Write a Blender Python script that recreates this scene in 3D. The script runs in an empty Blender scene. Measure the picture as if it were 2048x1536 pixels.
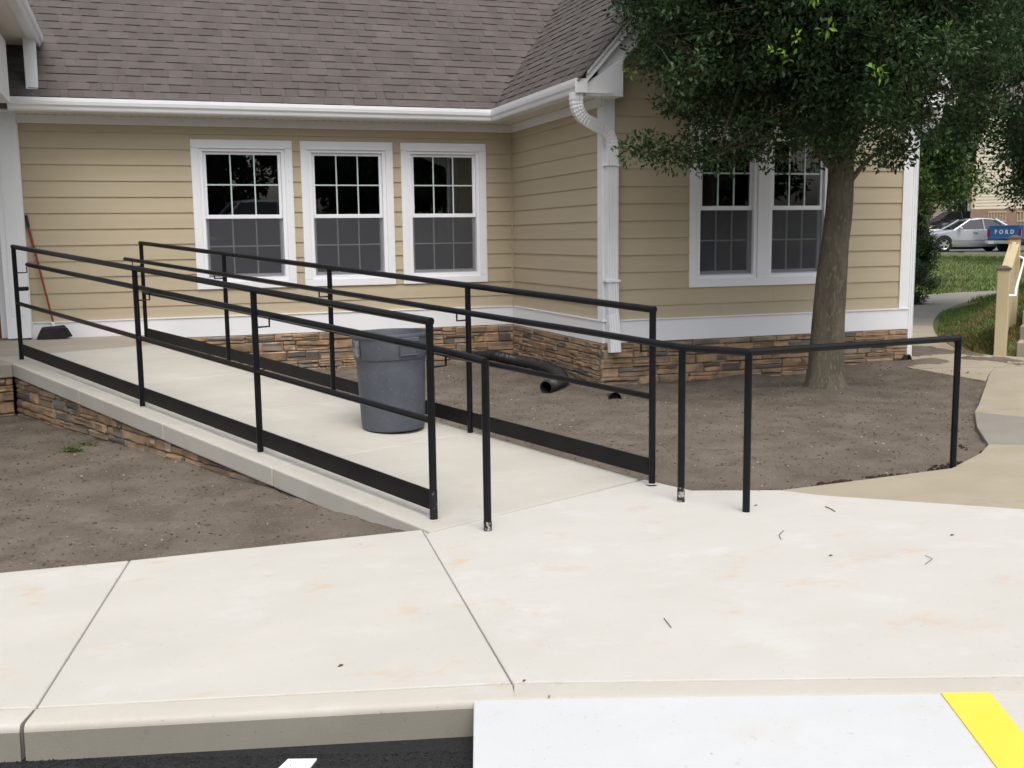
import bpy, bmesh, math, random
import numpy as np
from mathutils import Matrix, Vector, noise as mnoise
random.seed(7); rng = np.random.default_rng(7)
S = bpy.context.scene
COL = S.collection
R = math.radians

# ------------------------------------------------------------------ camera
CAMZ = 1.4943; PITCH = .1366; ROLL = -.0131; YAW = .3345
cd = bpy.data.cameras.new('camera'); cam = bpy.data.objects.new('camera', cd); COL.objects.link(cam)
cd.sensor_width = 36; cd.lens = 2138.55 / 2048 * 36; cd.clip_start = .05; cd.clip_end = 2000
_cy, _sy, _cp, _sp = math.cos(YAW), math.sin(YAW), math.cos(PITCH), math.sin(PITCH)
_f = Vector((_sy * _cp, _cy * _cp, -_sp)); _r = Vector((_cy, -_sy, 0)); _u = _r.cross(_f)
_r2 = math.cos(ROLL) * _r + math.sin(ROLL) * _u; _u2 = -math.sin(ROLL) * _r + math.cos(ROLL) * _u
cam.matrix_world = Matrix(((_r2.x, _u2.x, -_f.x, 0), (_r2.y, _u2.y, -_f.y, 0), (_r2.z, _u2.z, -_f.z, CAMZ), (0, 0, 0, 1)))
S.camera = cam

# ------------------------------------------------------------------ sky, sun, exposure
SUN_EL, SUN_AZ = R(62), R(185)          # azimuth from +Y clockwise
W = bpy.data.worlds.new('World'); S.world = W; W.use_nodes = True
wn = W.node_tree.nodes; wl = W.node_tree.links; wn.clear()
sky = wn.new('ShaderNodeTexSky'); sky.sky_type = 'NISHITA'; sky.sun_disc = False
sky.sun_elevation = SUN_EL; sky.sun_rotation = SUN_AZ; sky.dust_density = 4; sky.air_density = 1.0; sky.ozone_density = 1
hsv = wn.new('ShaderNodeHueSaturation'); hsv.inputs['Saturation'].default_value = .34
bgn = wn.new('ShaderNodeBackground'); bgn.inputs['Strength'].default_value = .15
wo = wn.new('ShaderNodeOutputWorld')
wl.new(sky.outputs[0], hsv.inputs['Color']); wl.new(hsv.outputs[0], bgn.inputs[0]); wl.new(bgn.outputs[0], wo.inputs[0])
sd = bpy.data.lights.new('sun', 'SUN'); sd.energy = 1.0; sd.angle = R(40); sd.color = (1, .96, .9)
sun = bpy.data.objects.new('sun', sd); COL.objects.link(sun)
sun_dir = Vector((math.sin(SUN_AZ) * math.cos(SUN_EL), math.cos(SUN_AZ) * math.cos(SUN_EL), math.sin(SUN_EL)))
sun.rotation_euler = sun_dir.to_track_quat('Z', 'Y').to_euler(); sun.location = (0, 0, 30)
S.view_settings.view_transform = 'Standard'; S.view_settings.look = 'None'
S.view_settings.gamma = 1; S.view_settings.use_curve_mapping = False
S.view_settings.exposure = .72

# ------------------------------------------------------------------ helpers
def lin(c):
    return tuple((x / 12.92 if x <= .04045 else ((x + .055) / 1.055) ** 2.4) for x in [v / 255 for v in c])

def material(name, c1, c2=None, scale=4., rough=.7, bump=0., bscale=120., rnd=0., hue=0., metallic=0., spec=.4,
             speck=None, speckscale=90., speckat=.62, coat=0., stretch=None, detail=8, objspace=False, palette=None, contrast=(.35, .65)):
    """base colour = noise mix of c1/c2 (linear), optional specks, per-piece brightness variation, bump"""
    m = bpy.data.materials.new(name); m.use_nodes = True
    n = m.node_tree.nodes; l = m.node_tree.links
    b = n['Principled BSDF']; b.inputs['Roughness'].default_value = rough; b.inputs['Metallic'].default_value = metallic
    b.inputs['Specular IOR Level'].default_value = spec; b.inputs['Coat Weight'].default_value = coat
    if objspace:
        vec = n.new('ShaderNodeTexCoord').outputs['Object']
    else:
        vec = n.new('ShaderNodeNewGeometry').outputs['Position']
    if stretch:
        mp = n.new('ShaderNodeMapping'); mp.inputs['Scale'].default_value = stretch; l.new(vec, mp.inputs['Vector']); vecs = mp.outputs[0]
    else: vecs = vec
    def mix(fac, a, bb, mode='MIX'):
        x = n.new('ShaderNodeMix'); x.data_type = 'RGBA'; x.blend_type = mode
        if isinstance(fac, (int, float)): x.inputs[0].default_value = fac
        else: l.new(fac, x.inputs[0])
        for sock, v in ((x.inputs[6], a), (x.inputs[7], bb)):
            if isinstance(v, tuple): sock.default_value = (*v, 1)
            else: l.new(v, sock)
        return x.outputs[2]
    def nz(sc, det=detail, v=None, rgh=.6):
        t = n.new('ShaderNodeTexNoise'); t.inputs['Scale'].default_value = sc; t.inputs['Detail'].default_value = det
        t.inputs['Roughness'].default_value = rgh; l.new(v or vecs, t.inputs['Vector']); return t.outputs[0]
    def ramp(v, a, bb):
        t = n.new('ShaderNodeMapRange'); t.inputs[1].default_value = a; t.inputs[2].default_value = bb; l.new(v, t.inputs[0]); return t.outputs[0]
    col = c1
    if rnd or hue or palette:
        oi = n.new('ShaderNodeObjectInfo'); ge = n.new('ShaderNodeNewGeometry')
        ad = n.new('ShaderNodeMath'); ad.operation = 'ADD'; l.new(oi.outputs['Random'], ad.inputs[0]); l.new(ge.outputs['Random Per Island'], ad.inputs[1])
        fr = n.new('ShaderNodeMath'); fr.operation = 'FRACT'; l.new(ad.outputs[0], fr.inputs[0]); rv = fr.outputs[0]
    if palette:
        cr = n.new('ShaderNodeValToRGB'); cr.color_ramp.interpolation = 'CONSTANT'
        el = cr.color_ramp.elements
        while len(el) < len(palette): el.new(.5)
        acc = 0; tot = sum(w for w, _ in palette)
        for e_, (w, c) in zip(el, palette): e_.position = acc / tot; acc += w; e_.color = (*c, 1)
        l.new(rv, cr.inputs[0]); col = cr.outputs[0]
        if c2: col = mix(ramp(nz(scale), .4, .75), col, c2)
    elif c2: col = mix(ramp(nz(scale), *contrast), c1, c2)
    if speck: col = mix(ramp(nz(speckscale, 2), speckat, speckat + .06), col, speck)
    if rnd:
        w = n.new('ShaderNodeMath'); w.operation = 'MULTIPLY'; w.inputs[1].default_value = 7.13; l.new(rv, w.inputs[0])
        w2 = n.new('ShaderNodeMath'); w2.operation = 'FRACT'; l.new(w.outputs[0], w2.inputs[0])
        mr = n.new('ShaderNodeMapRange'); mr.inputs[3].default_value = 1 - rnd; mr.inputs[4].default_value = 1 + rnd; l.new(w2.outputs[0], mr.inputs[0])
        hs = n.new('ShaderNodeHueSaturation'); l.new(mr.outputs[0], hs.inputs['Value'])
        if hue:
            mh = n.new('ShaderNodeMapRange'); mh.inputs[3].default_value = .5 - hue; mh.inputs[4].default_value = .5 + hue; l.new(rv, mh.inputs[0]); l.new(mh.outputs[0], hs.inputs['Hue'])
        if isinstance(col, tuple): hs.inputs['Color'].default_value = (*col, 1)
        else: l.new(col, hs.inputs['Color'])
        col = hs.outputs[0]
    if isinstance(col, tuple): b.inputs['Base Color'].default_value = (*col, 1)
    else: l.new(col, b.inputs['Base Color'])
    if bump:
        bp = n.new('ShaderNodeBump'); bp.inputs['Strength'].default_value = 1; bp.inputs['Distance'].default_value = bump
        l.new(nz(bscale, 6), bp.inputs['Height']); l.new(bp.outputs[0], b.inputs['Normal'])
    m['mix'] = 1
    return m

def nodes_of(m): return m.node_tree.nodes, m.node_tree.links

WM = {}                                   # world matrix of every object made
I4 = Matrix.Identity(4)
def T(x, y, z): return Matrix.Translation((x, y, z))
def frame(o, u, v, n):
    return Matrix(((u[0], v[0], n[0], o[0]), (u[1], v[1], n[1], o[1]), (u[2], v[2], n[2], o[2]), (0, 0, 0, 1)))
def link(name, data, parent=None, M=None, mat=None, kind=None):
    o = bpy.data.objects.new(name, data); COL.objects.link(o)
    M = M or I4
    if parent:
        o.parent = parent; o.matrix_basis = WM[parent.name].inverted() @ M
    else: o.matrix_basis = M
    WM[o.name] = M.copy()
    if mat and data is not None and not data.materials: data.materials.append(mat)
    if kind: o['kind'] = kind
    return o
def tag(o, label, cat, group=None):
    o['label'] = label; o['category'] = cat
    if group: o['group'] = group
    return o
def empty(name, loc, label=None, cat=None, group=None, kind=None):
    o = link(name, None, None, T(*loc)); o.empty_display_size = .2
    if label: tag(o, label, cat, group)
    if kind: o['kind'] = kind
    return o
def copy_tree(o, M, label=None, parent=None):
    """copy of a thing and its parts, moved so that its root sits at M"""
    c = o.copy(); COL.objects.link(c)
    if parent: c.parent = parent
    else: c.matrix_basis = M
    if label: c['label'] = label
    for ch in o.children: copy_tree(ch, None, None, c)
    return c

class MB:
    def __init__(s): s.v = []; s.f = []; s.mi = []; s.cur = 0
    def add(s, vs, fs):
        k = len(s.v); s.v += [tuple(x) for x in vs]; s.f += [tuple(i + k for i in f) for f in fs]; s.mi += [s.cur] * len(fs); return s
    def box(s, x0, x1, y0, y1, z0, z1, M=None):
        vs = [Vector(p) for p in ((x0, y0, z0), (x1, y0, z0), (x1, y1, z0), (x0, y1, z0), (x0, y0, z1), (x1, y0, z1), (x1, y1, z1), (x0, y1, z1))]
        if M: vs = [M @ p for p in vs]
        return s.add(vs, [(0, 3, 2, 1), (4, 5, 6, 7), (0, 1, 5, 4), (1, 2, 6, 5), (2, 3, 7, 6), (3, 0, 4, 7)])
    def prism(s, poly, z0, z1):
        """poly CCW list of (x,y); z0,z1 numbers or functions of x,y"""
        n = len(poly); g0 = z0 if callable(z0) else (lambda x, y: z0); g1 = z1 if callable(z1) else (lambda x, y: z1)
        vs = [(x, y, g0(x, y)) for x, y in poly] + [(x, y, g1(x, y)) for x, y in poly]
        return s.add(vs, [tuple(range(n - 1, -1, -1)), tuple(range(n, 2 * n))] + [(i, (i + 1) % n, n + (i + 1) % n, n + i) for i in range(n)])
    def sweep(s, path, prof, caps=True, up=None, scales=None):
        """prof: closed 2D polygon swept along path"""
        path = [Vector(p) for p in path]; n = len(path); m = len(prof); vs = []
        up = Vector(up) if up else Vector((0, 0, 1))
        px = None
        for i, p in enumerate(path):
            if i == 0: d = path[1] - p
            elif i == n - 1: d = p - path[i - 1]
            else: d = (path[i + 1] - p).normalized() + (p - path[i - 1]).normalized()
            d.normalize()
            if px is None:
                px = d.cross(up)
                if px.length < .05: px = d.cross(Vector((1, 0, 0)))
            else: px = px - d * px.dot(d)
            px.normalize(); py = px.cross(d)
            k = 1.
            if 0 < i < n - 1:
                a = (path[i] - path[i - 1]).normalized(); c = max(.5, a.dot(d)); k = 1 / c
            sc = scales[i] if scales else 1
            for a_, b_ in prof: vs.append(p + px * a_ * sc + py * b_ * sc * (1 if k < 1.02 else 1))
        fs = [(i * m + j, i * m + (j + 1) % m, (i + 1) * m + (j + 1) % m, (i + 1) * m + j) for i in range(n - 1) for j in range(m)]
        if caps: fs += [tuple(range(m))[::-1], tuple(range((n - 1) * m, n * m))]
        return s.add(vs, fs)
    def tube(s, path, r, seg=12, caps=True, scales=None):
        return s.sweep(path, [(r * math.cos(2 * math.pi * i / seg), r * math.sin(2 * math.pi * i / seg)) for i in range(seg)], caps, None, scales)
    def lathe(s, prof, seg=32, c=(0, 0), close=False):
        n = len(prof); vs = [(c[0] + r * math.cos(2 * math.pi * j / seg), c[1] + r * math.sin(2 * math.pi * j / seg), z) for r, z in prof for j in range(seg)]
        fs = [(i * seg + j, i * seg + (j + 1) % seg, (i + 1) * seg + (j + 1) % seg, (i + 1) * seg + j) for i in range(n - 1) for j in range(seg)]
        if close: fs += [tuple(range(seg))[::-1], tuple(range((n - 1) * seg, n * seg))]
        return s.add(vs, fs)
    def mesh(s, name, mat=None, smooth=False, bevel=0, mats=None, segs=2):
        me = bpy.data.meshes.new(name); me.from_pydata(s.v, [], s.f); me.update()
        for m in (mats or ([mat] if mat else [])): me.materials.append(m)
        if mats: me.polygons.foreach_set('material_index', s.mi)
        bm = bmesh.new(); bm.from_mesh(me)
        bmesh.ops.recalc_face_normals(bm, faces=bm.faces)
        if bevel:
            bmesh.ops.bevel(bm, geom=[e for e in bm.edges if e.calc_face_angle(0) > .5], offset=bevel, segments=segs, affect='EDGES', profile=.5)
        bm.to_mesh(me); bm.free()
        if smooth:
            me.polygons.foreach_set('use_smooth', [True] * len(me.polygons))
            try: me.set_sharp_from_angle(angle=R(35))
            except Exception: pass
        me.update(); return me
def part(name, mb, mat, parent, M=None, smooth=False, bevel=0, kind=None, segs=2):
    """mb given in WORLD coordinates unless M says otherwise"""
    return link(name, mb.mesh(name, mat, smooth, bevel, segs=segs), parent, M or I4, kind=kind)
def boxpart(name, b, mat, parent, M=None, bevel=0):
    return part(name, MB().box(*b), mat, parent, M, bevel=bevel)
def np_mesh(name, verts, faces, mat):
    """verts Nx3, faces MxK arrays"""
    me = bpy.data.meshes.new(name); K = faces.shape[1]
    me.vertices.add(len(verts)); me.vertices.foreach_set('co', verts.astype(np.float32).ravel())
    me.loops.add(faces.size); me.loops.foreach_set('vertex_index', faces.astype(np.int32).ravel())
    me.polygons.add(len(faces)); me.polygons.foreach_set('loop_start', np.arange(0, faces.size, K, dtype=np.int32))
    me.update(calc_edges=True); me.materials.append(mat); me.validate(); return me

def hn(x, y, s, seed=0): return mnoise.noise(Vector((x * s, y * s, seed * 17.3)))

# ------------------------------------------------------------------ materials
def concrete(name, base, warm, blotch, stain, bump=.0012, stainamt=.8):
    m = material(name, base, warm, scale=1.3, rough=.85, bump=bump, bscale=160, spec=.25, stretch=(1, 1.6, 1), rnd=.02)
    n, l = nodes_of(m); b = n['Principled BSDF']; src = b.inputs['Base Color'].links[0].from_socket
    geo = n.new('ShaderNodeNewGeometry')
    def nz(sc, det=6, off=0, st=(1, 1, 1)):
        mp = n.new('ShaderNodeMapping'); mp.inputs['Location'].default_value = (off, off * .7, 0); mp.inputs['Scale'].default_value = st; l.new(geo.outputs['Position'], mp.inputs[0])
        t = n.new('ShaderNodeTexNoise'); t.inputs['Scale'].default_value = sc; t.inputs['Detail'].default_value = det; t.inputs['Roughness'].default_value = .65
        l.new(mp.outputs[0], t.inputs['Vector']); return t.outputs[0]
    def rampv(v, a, bb, top=1):
        t = n.new('ShaderNodeMapRange'); t.inputs[1].default_value = a; t.inputs[2].default_value = bb; t.inputs[4].default_value = top; l.new(v, t.inputs[0]); return t.outputs[0]
    def mix(f, a, c):
        x = n.new('ShaderNodeMix'); x.data_type = 'RGBA'; l.new(f, x.inputs[0]); l.new(a, x.inputs[6]); x.inputs[7].default_value = (*c, 1); return x.outputs[2]
    c = mix(rampv(nz(2.2, 8, 3, (1, 1.25, 1)), .54, .72, .75), src, blotch)
    c = mix(rampv(nz(2.7, 6, 11, (1, 1.35, 1)), .585, .72, stainamt), c, stain)
    c = mix(rampv(nz(9, 6, 5), .66, .74, .35), c, tuple(v * .55 for v in base))
    c = mix(rampv(nz(55, 3, 9), .665, .72, .45), c, tuple(v * .35 for v in base))
    l.new(c, b.inputs['Base Color']); return m
m_conc = concrete('new_concrete', (.435, .417, .375), (.465, .445, .405), (.50, .49, .465), (.47, .345, .225))
m_conc2 = concrete('new_concrete_right', (.455, .435, .395), (.48, .465, .43), (.52, .51, .495), (.48, .36, .245), stainamt=.8)
m_pad = concrete('white_concrete', (.475, .483, .485), (.495, .502, .504), (.51, .518, .523), (.45, .43, .39), stainamt=.35)
m_old = concrete('old_tan_concrete', (.30, .255, .185), (.34, .30, .23), (.35, .315, .255), (.24, .19, .13), bump=.002, stainamt=.5)
m_olddark = concrete('old_grey_concrete', (.205, .19, .16), (.235, .22, .19), (.25, .24, .21), (.16, .135, .10), bump=.002, stainamt=.5)
m_ramp = concrete('ramp_concrete', (.40, .38, .335), (.44, .42, .375), (.47, .455, .42), (.42, .335, .25), stainamt=.4)
m_landing = concrete('landing_concrete', (.31, .275, .225), (.345, .31, .26), (.36, .33, .28), (.28, .23, .165), stainamt=.3)
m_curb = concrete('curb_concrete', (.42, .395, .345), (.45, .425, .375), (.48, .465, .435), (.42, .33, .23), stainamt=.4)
m_curbface_shaded = concrete('curb_face', (.215, .20, .165), (.25, .235, .195), (.27, .255, .22), (.2, .16, .11), stainamt=.4)  # curb concrete darkened: the shade of the upright face is in the colour
m_crack = material('joint_dirt', (.16, .13, .10), rough=.95)
m_asph = material('asphalt', (.012, .012, .014), (.026, .025, .026), scale=90, rough=.9, bump=.02, bscale=140, speck=(.12, .11, .1), speckscale=120, speckat=.68)
m_soil = material('soil', (.12, .099, .079), (.182, .153, .124), scale=2.6, rough=1, bump=.022, bscale=60, spec=.1, speck=(.22, .185, .15), speckscale=55, speckat=.62)
m_clod = material('soil_clod', (.125, .105, .086), rough=1, rnd=.3, spec=.1)
m_peb = material('pebble', (.32, .28, .23), rough=.9, rnd=.5, spec=.2)
m_siding = material('tan_siding', (.43, .362, .25), (.455, .383, .267), scale=2, rough=.62, bump=.0006, bscale=60, stretch=(.3, .3, 6), rnd=.03, spec=.3)
m_white = material('white_trim_paint', (.74, .75, .77), (.78, .785, .80), scale=1.5, rough=.5, spec=.35)
m_vinyl = material('white_vinyl', (.80, .81, .84), rough=.35, spec=.4)
m_metal = material('white_gutter_metal', (.76, .77, .78), (.80, .80, .81), scale=3, rough=.3, spec=.5)
m_soffit = material('soffit_vinyl', (.66, .62, .56), (.70, .66, .60), scale=2, rough=.6)
m_dark = material('dark_void', (.012, .011, .010), rough=.8)
m_shingle = material('brown_shingle', (.094, .082, .076), (.118, .103, .096), scale=2.5, rough=.95, bump=.003, bscale=300, rnd=.085, hue=.006, spec=.15, speck=(.06, .05, .046), speckscale=350, speckat=.56)
m_stone = material('ledge_stone', (.3, .2, .1), (.17, .125, .09), scale=9, rough=.9, bump=.006, bscale=45, rnd=.22, hue=.01, spec=.2,
                   palette=[(3, (.40, .275, .165)), (3, (.34, .225, .13)), (2, (.28, .195, .125)), (2, (.30, .245, .185)), (1.3, (.105, .10, .10)), (1.4, (.20, .18, .16)), (1.5, (.36, .225, .135))])
m_mortar = material('stone_backing', (.09, .072, .056), rough=1)
m_black = material('black_rail_paint', (.006, .006, .008), (.009, .009, .011), scale=8, rough=.3, spec=.2, bump=.0004, bscale=90)
m_toe = material('black_toe_plate', (.008, .0075, .0075), (.014, .013, .012), scale=6, rough=.5, spec=.18, stretch=(1, 1, 3))
m_bin = material('grey_bin_plastic', (.066, .075, .093), (.088, .097, .114), scale=5, rough=.55, spec=.35, speck=(.17, .18, .19), speckscale=55, speckat=.66, bump=.0008, bscale=80)
m_binscuff = material('bin_scuff', (.27, .255, .235), (.10, .108, .124), scale=28, rough=.8, contrast=(.46, .52))
m_red = material('red_broom_paint', (.22, .04, .025), rough=.5)
m_brush = material('charcoal_bristle', (.02, .02, .022), (.035, .035, .038), scale=40, rough=.9)
m_pipe = material('black_corrugated_plastic', (.018, .017, .017), rough=.45, spec=.5)
m_yellow = material('yellow_paint', (.70, .52, .05), (.73, .55, .07), scale=3, rough=.6)
m_paint = material('white_road_paint', (.74, .76, .78), rough=.7)
m_tanpaint = material('tan_painted_wood', (.47, .39, .235), (.51, .43, .27), scale=3, rough=.6)
m_cap = material('brown_post_cap', (.10, .075, .065), rough=.6)
m_muntin = material('pale_grille', (.50, .60, .57), rough=.5)
m_room = material('dark_room', (.25, .25, .27), rough=.9)
m_drape = material('blue_drape', (.09, .12, .2), rough=.9)
m_cream = material('cream_siding', (.56, .50, .37), (.60, .54, .41), scale=1, rough=.7)
m_brick = material('red_brick', (.23, .15, .105), (.28, .19, .14), scale=6, rough=.9)
m_bark = material('grey_bark', (.175, .15, .11), (.095, .08, .058), scale=5, rough=.95, bump=.02, bscale=34, stretch=(1.6, 1.6, .4), speck=(.18, .172, .125), speckscale=30, speckat=.56, spec=.15)
m_twig = material('twig_wood', (.09, .065, .045), rough=.9)
def leafmat(name, pal, rnd=.3, rough=.42):
    m = material(name, (.03, .06, .02), rough=rough, rnd=rnd, hue=.012, palette=pal, spec=.22)
    n, l = nodes_of(m); b = n['Principled BSDF']; out = n['Material Output']
    tr = n.new('ShaderNodeBsdfTranslucent'); l.new(b.inputs['Base Color'].links[0].from_socket, tr.inputs[0])
    mx = n.new('ShaderNodeMixShader'); mx.inputs[0].default_value = .22
    l.new(b.outputs[0], mx.inputs[1]); l.new(tr.outputs[0], mx.inputs[2]); l.new(mx.outputs[0], out.inputs[0]); return m
m_leaf = leafmat('dark_leaf', [(5, (.026, .053, .018)), (4, (.040, .076, .024)), (3, (.050, .090, .034)), (2, (.068, .108, .050))])
m_lime = leafmat('lime_leaf', [(1, (.20, .32, .04)), (1, (.14, .26, .04))], rnd=.15)
m_leaf2 = leafmat('mid_leaf', [(4, (.06, .11, .03)), (3, (.09, .15, .042)), (1, (.13, .19, .055))])
m_leaf3 = leafmat('deep_leaf', [(4, (.026, .050, .021)), (3, (.038, .068, .028)), (1, (.052, .088, .036))])
m_grass = leafmat('grass_blade', [(4, (.075, .13, .028)), (3, (.10, .16, .04)), (1, (.18, .17, .07))], rnd=.3, rough=.7)
m_straw = leafmat('straw_blade', [(3, (.30, .21, .10)), (2, (.22, .15, .08)), (1, (.10, .14, .035))], rnd=.25, rough=.8)
m_lawn = material('lawn', (.085, .125, .032), (.13, .135, .05), scale=.9, rough=1, bump=.02, bscale=40, speck=(.15, .12, .06), speckscale=22, speckat=.6)
m_bare = material('bare_bank', (.17, .115, .065), (.23, .17, .095), scale=5, rough=1, bump=.015, bscale=50, speck=(.09, .10, .035), speckscale=12, speckat=.55)
m_farasph = material('far_asphalt', (.10, .10, .10), (.13, .13, .125), scale=2, rough=.9)

def glassmat(name, tint, fac):
    m = bpy.data.materials.new(name); m.use_nodes = True; n, l = nodes_of(m); n.remove(n['Principled BSDF'])
    fr = n.new('ShaderNodeFresnel'); fr.inputs['IOR'].default_value = fac
    tr = n.new('ShaderNodeBsdfTransparent'); tr.inputs[0].default_value = (*tint, 1)
    gl = n.new('ShaderNodeBsdfGlossy'); gl.inputs['Roughness'].default_value = .0
    mx = n.new('ShaderNodeMixShader'); l.new(fr.outputs[0], mx.inputs[0]); l.new(tr.outputs[0], mx.inputs[1]); l.new(gl.outputs[0], mx.inputs[2])
    l.new(mx.outputs[0], n['Material Output'].inputs[0]); return m
m_glass = glassmat('window_glass', (.78, .82, .82), 1.95)
def screenmat():
    m = bpy.data.materials.new('insect_screen'); m.use_nodes = True; n, l = nodes_of(m); b = n['Principled BSDF']
    b.inputs['Base Color'].default_value = (.085, .085, .095, 1); b.inputs['Roughness'].default_value = .7
    tr = n.new('ShaderNodeBsdfTransparent'); mx = n.new('ShaderNodeMixShader'); mx.inputs[0].default_value = .38
    l.new(tr.outputs[0], mx.inputs[1]); l.new(b.outputs[0], mx.inputs[2]); l.new(mx.outputs[0], n['Material Output'].inputs[0]); return m
m_screen = screenmat()

# ================================================================== SETTING: ground
U = Vector((-.40591, .91391)); N2 = Vector((.91391, .40591)); RO = Vector((1.469, 5.199))
def RP(s, n, h=0.):                         # ramp frame: s up the ramp, n to its right-hand rail, h above its surface
    p = RO + U * s + N2 * n; return Vector((p.x, p.y, .01 + .065 * min(max(s, 0), 6.5) + h))
def smooth(a, b, x):
    t = min(1, max(0, (x - a) / (b - a))); return t * t * (3 - 2 * t)

def soil_h(x, y):
    r = Vector((x, y)) - RO; s = r.dot(U); n = r.dot(N2)
    z = -.035 + .018 * hn(x, y, 1.1, 1) + .012 * hn(x, y, 4, 2) + .009 * hn(x, y, 11, 3) + .006 * hn(x, y, 24, 8)
    if n < .6:                               # left bed falls a little along the ramp
        z -= .05 * smooth(1.5, 6, s)
    else:
        z -= .05 * smooth(6.5, 9.6, y)
        d = math.hypot(x - 6.42, y - 8.95); z += .07 * math.exp(-(d / .45) ** 2)
        z += .05 * smooth(.5, .05, 10.1 - y if x > 4.5 else 12.9 - y) * (.5 + hn(x, y, 2.5, 4))
        z += .075 * smooth(6.9, 8.0, x) * smooth(7.6, 8.8, y)
        d2 = math.hypot(x - 4.75, y - 5.62); z -= .03 * math.exp(-(d2 / .2) ** 2)
    return z
def grid(name, x0, x1, y0, y1, step, h, mat, kind='structure', holes=None):
    nx = int((x1 - x0) / step) + 1; ny = int((y1 - y0) / step) + 1
    xs = np.linspace(x0, x1, nx); ys = np.linspace(y0, y1, ny)
    v = np.array([(x, y, h(x, y)) for y in ys for x in xs])
    i = np.arange(nx * ny).reshape(ny, nx)
    f = np.stack([i[:-1, :-1], i[:-1, 1:], i[1:, 1:], i[1:, :-1]], -1).reshape(-1, 4)
    me = np_mesh(name, v, f, mat); me.polygons.foreach_set('use_smooth', [True] * len(me.polygons))
    return link(name, me, None, I4, kind=kind)
soil = grid('soil', -3.2, 9.6, 4.6, 13.3, .028, soil_h, m_soil)

# pavement slabs
walk = empty('sidewalk', (1.5, 4.2, 0), kind='structure')
def slab(poly, mat, z=0., th=.12, bev=.008, name='slab', parent=walk, gap=.004):
    c = Vector((sum(p[0] for p in poly) / len(poly), sum(p[1] for p in poly) / len(poly)))
    # shrink a touch for the joint
    out = []
    n = len(poly)
    for i in range(n):
        p0, p1, p2 = Vector(poly[i - 1]), Vector(poly[i]), Vector(poly[(i + 1) % n])
        a = (p1 - p0).normalized(); b = (p2 - p1).normalized()
        na = Vector((-a.y, a.x)); nb = Vector((-b.y, b.x)); k = (na + nb)
        k = k / max(.35, k.dot(k) / 2) ; out.append(tuple(p1 + k * gap * .5 * 1.0))
    zt = z if callable(z) else (lambda x, y: z)
    mb = MB().prism(out, lambda x, y: zt(x, y) - th, zt)
    return part(name, mb, mat, parent, bevel=bev)
TL = [(-6.2, 5.36), (-.5, 3.665), (-.39, 3.63), (1.12, 3.26), (2.6, 2.745), (6.4, 1.42)]       # tooled line behind the curb
slab([(-6.2, 5.36), (-.39, 3.63), (-.11, 5.24), (-.67, 5.26), (-6.2, 6.9)], m_conc)
slab([(-.39, 3.63), (1.12, 3.26), (1.32, 5.245), (-.11, 5.24)], m_conc)
slab([(1.12, 3.26), (2.6, 2.745), (6.4, 1.42), (6.9, 2.2), (4.46, 4.42), (3.64, 5.1), (3.5, 5.29), (3.02, 5.48), (2.89, 5.845), (1.33, 5.17), (1.32, 5.245)], m_conc2)
slab([(3.64, 5.1), (4.46, 4.42), (6.9, 2.2), (7.6, 2.75), (5.11, 5.08), (4.83, 5.39), (3.94, 5.32), (3.5, 5.29)], m_old)
slab([(5.11, 5.08), (7.6, 2.75), (8.4, 3.35), (5.85, 5.77), (5.61, 5.91), (5.35, 5.70), (4.83, 5.39)], m_old)
slab([(5.85, 5.77), (8.4, 3.35), (9.3, 4.1), (6.75, 6.62), (6.53, 7.05), (6.05, 6.5), (5.61, 5.91)], m_olddark)
slab([(6.75, 6.62), (9.3, 4.1), (12.6, 7.2), (9.95, 9.85), (9.62, 9.95), (8.5, 8.98), (6.85, 7.35), (6.53, 7.05)], m_old)
slab([(9.62, 9.95), (9.95, 9.85), (9.75, 10.25), (9.60, 11.6), (8.55, 11.3), (8.05, 9.75), (8.0, 8.5), (8.5, 8.98)], m_old)
# tooled dirt lines in the joints (a strip just below the slab faces)
jb = MB().prism([(-6.3, 5.2), (-.45, 3.6), (1.1, 3.2), (6.5, 1.3), (8.2, 3.2), (5.5, 5.5), (4.8, 5.3), (3.2, 5.35), (2.9, 5.55), (1.4, 5.3), (-.1, 5.15), (-.7, 5.18), (-6.3, 6.8)], -.13, -.012)
part('joint_bed', jb, m_crack, walk)
# curb pieces: rounded edge, vertical face
def curbrun(a, b):
    a = Vector(a); b = Vector(b); d = (b - a).normalized(); n = Vector((d.y, -d.x))     # n points to the road
    prof = [(0.005, -.3), (0.005, -.004), (.009, .0), (.108, 0), (.118, -.003), (.124, -.010), (.127, -.02), (.136, -.3)]
    mb = MB(); vs = []
    for p in (a + d * .003, b - d * .003):
        for o_, z in prof: q = p + n * o_; vs.append((q.x, q.y, z))
    m = len(prof)
    mb.add(vs, [(i, i + 1, m + i + 1, m + i) for i in range(m - 1)] + [(m - 1, 0, m, 2 * m - 1), tuple(range(m))[::-1], tuple(range(m, 2 * m))])
    c = part('curb', mb, m_curb, walk, smooth=True)
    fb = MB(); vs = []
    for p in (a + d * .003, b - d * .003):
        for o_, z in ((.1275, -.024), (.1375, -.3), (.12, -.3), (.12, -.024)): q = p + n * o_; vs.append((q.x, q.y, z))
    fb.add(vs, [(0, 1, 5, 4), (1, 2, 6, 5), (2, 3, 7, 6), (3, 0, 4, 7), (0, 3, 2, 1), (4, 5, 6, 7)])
    part('curb_face', fb, m_curbface_shaded, c); return c
curbrun((-6.2, 5.36), (-.39, 3.628)); curbrun((-.388, 3.627), (1.12, 3.257)); curbrun((1.122, 3.256), (6.4, 1.418))
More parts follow.
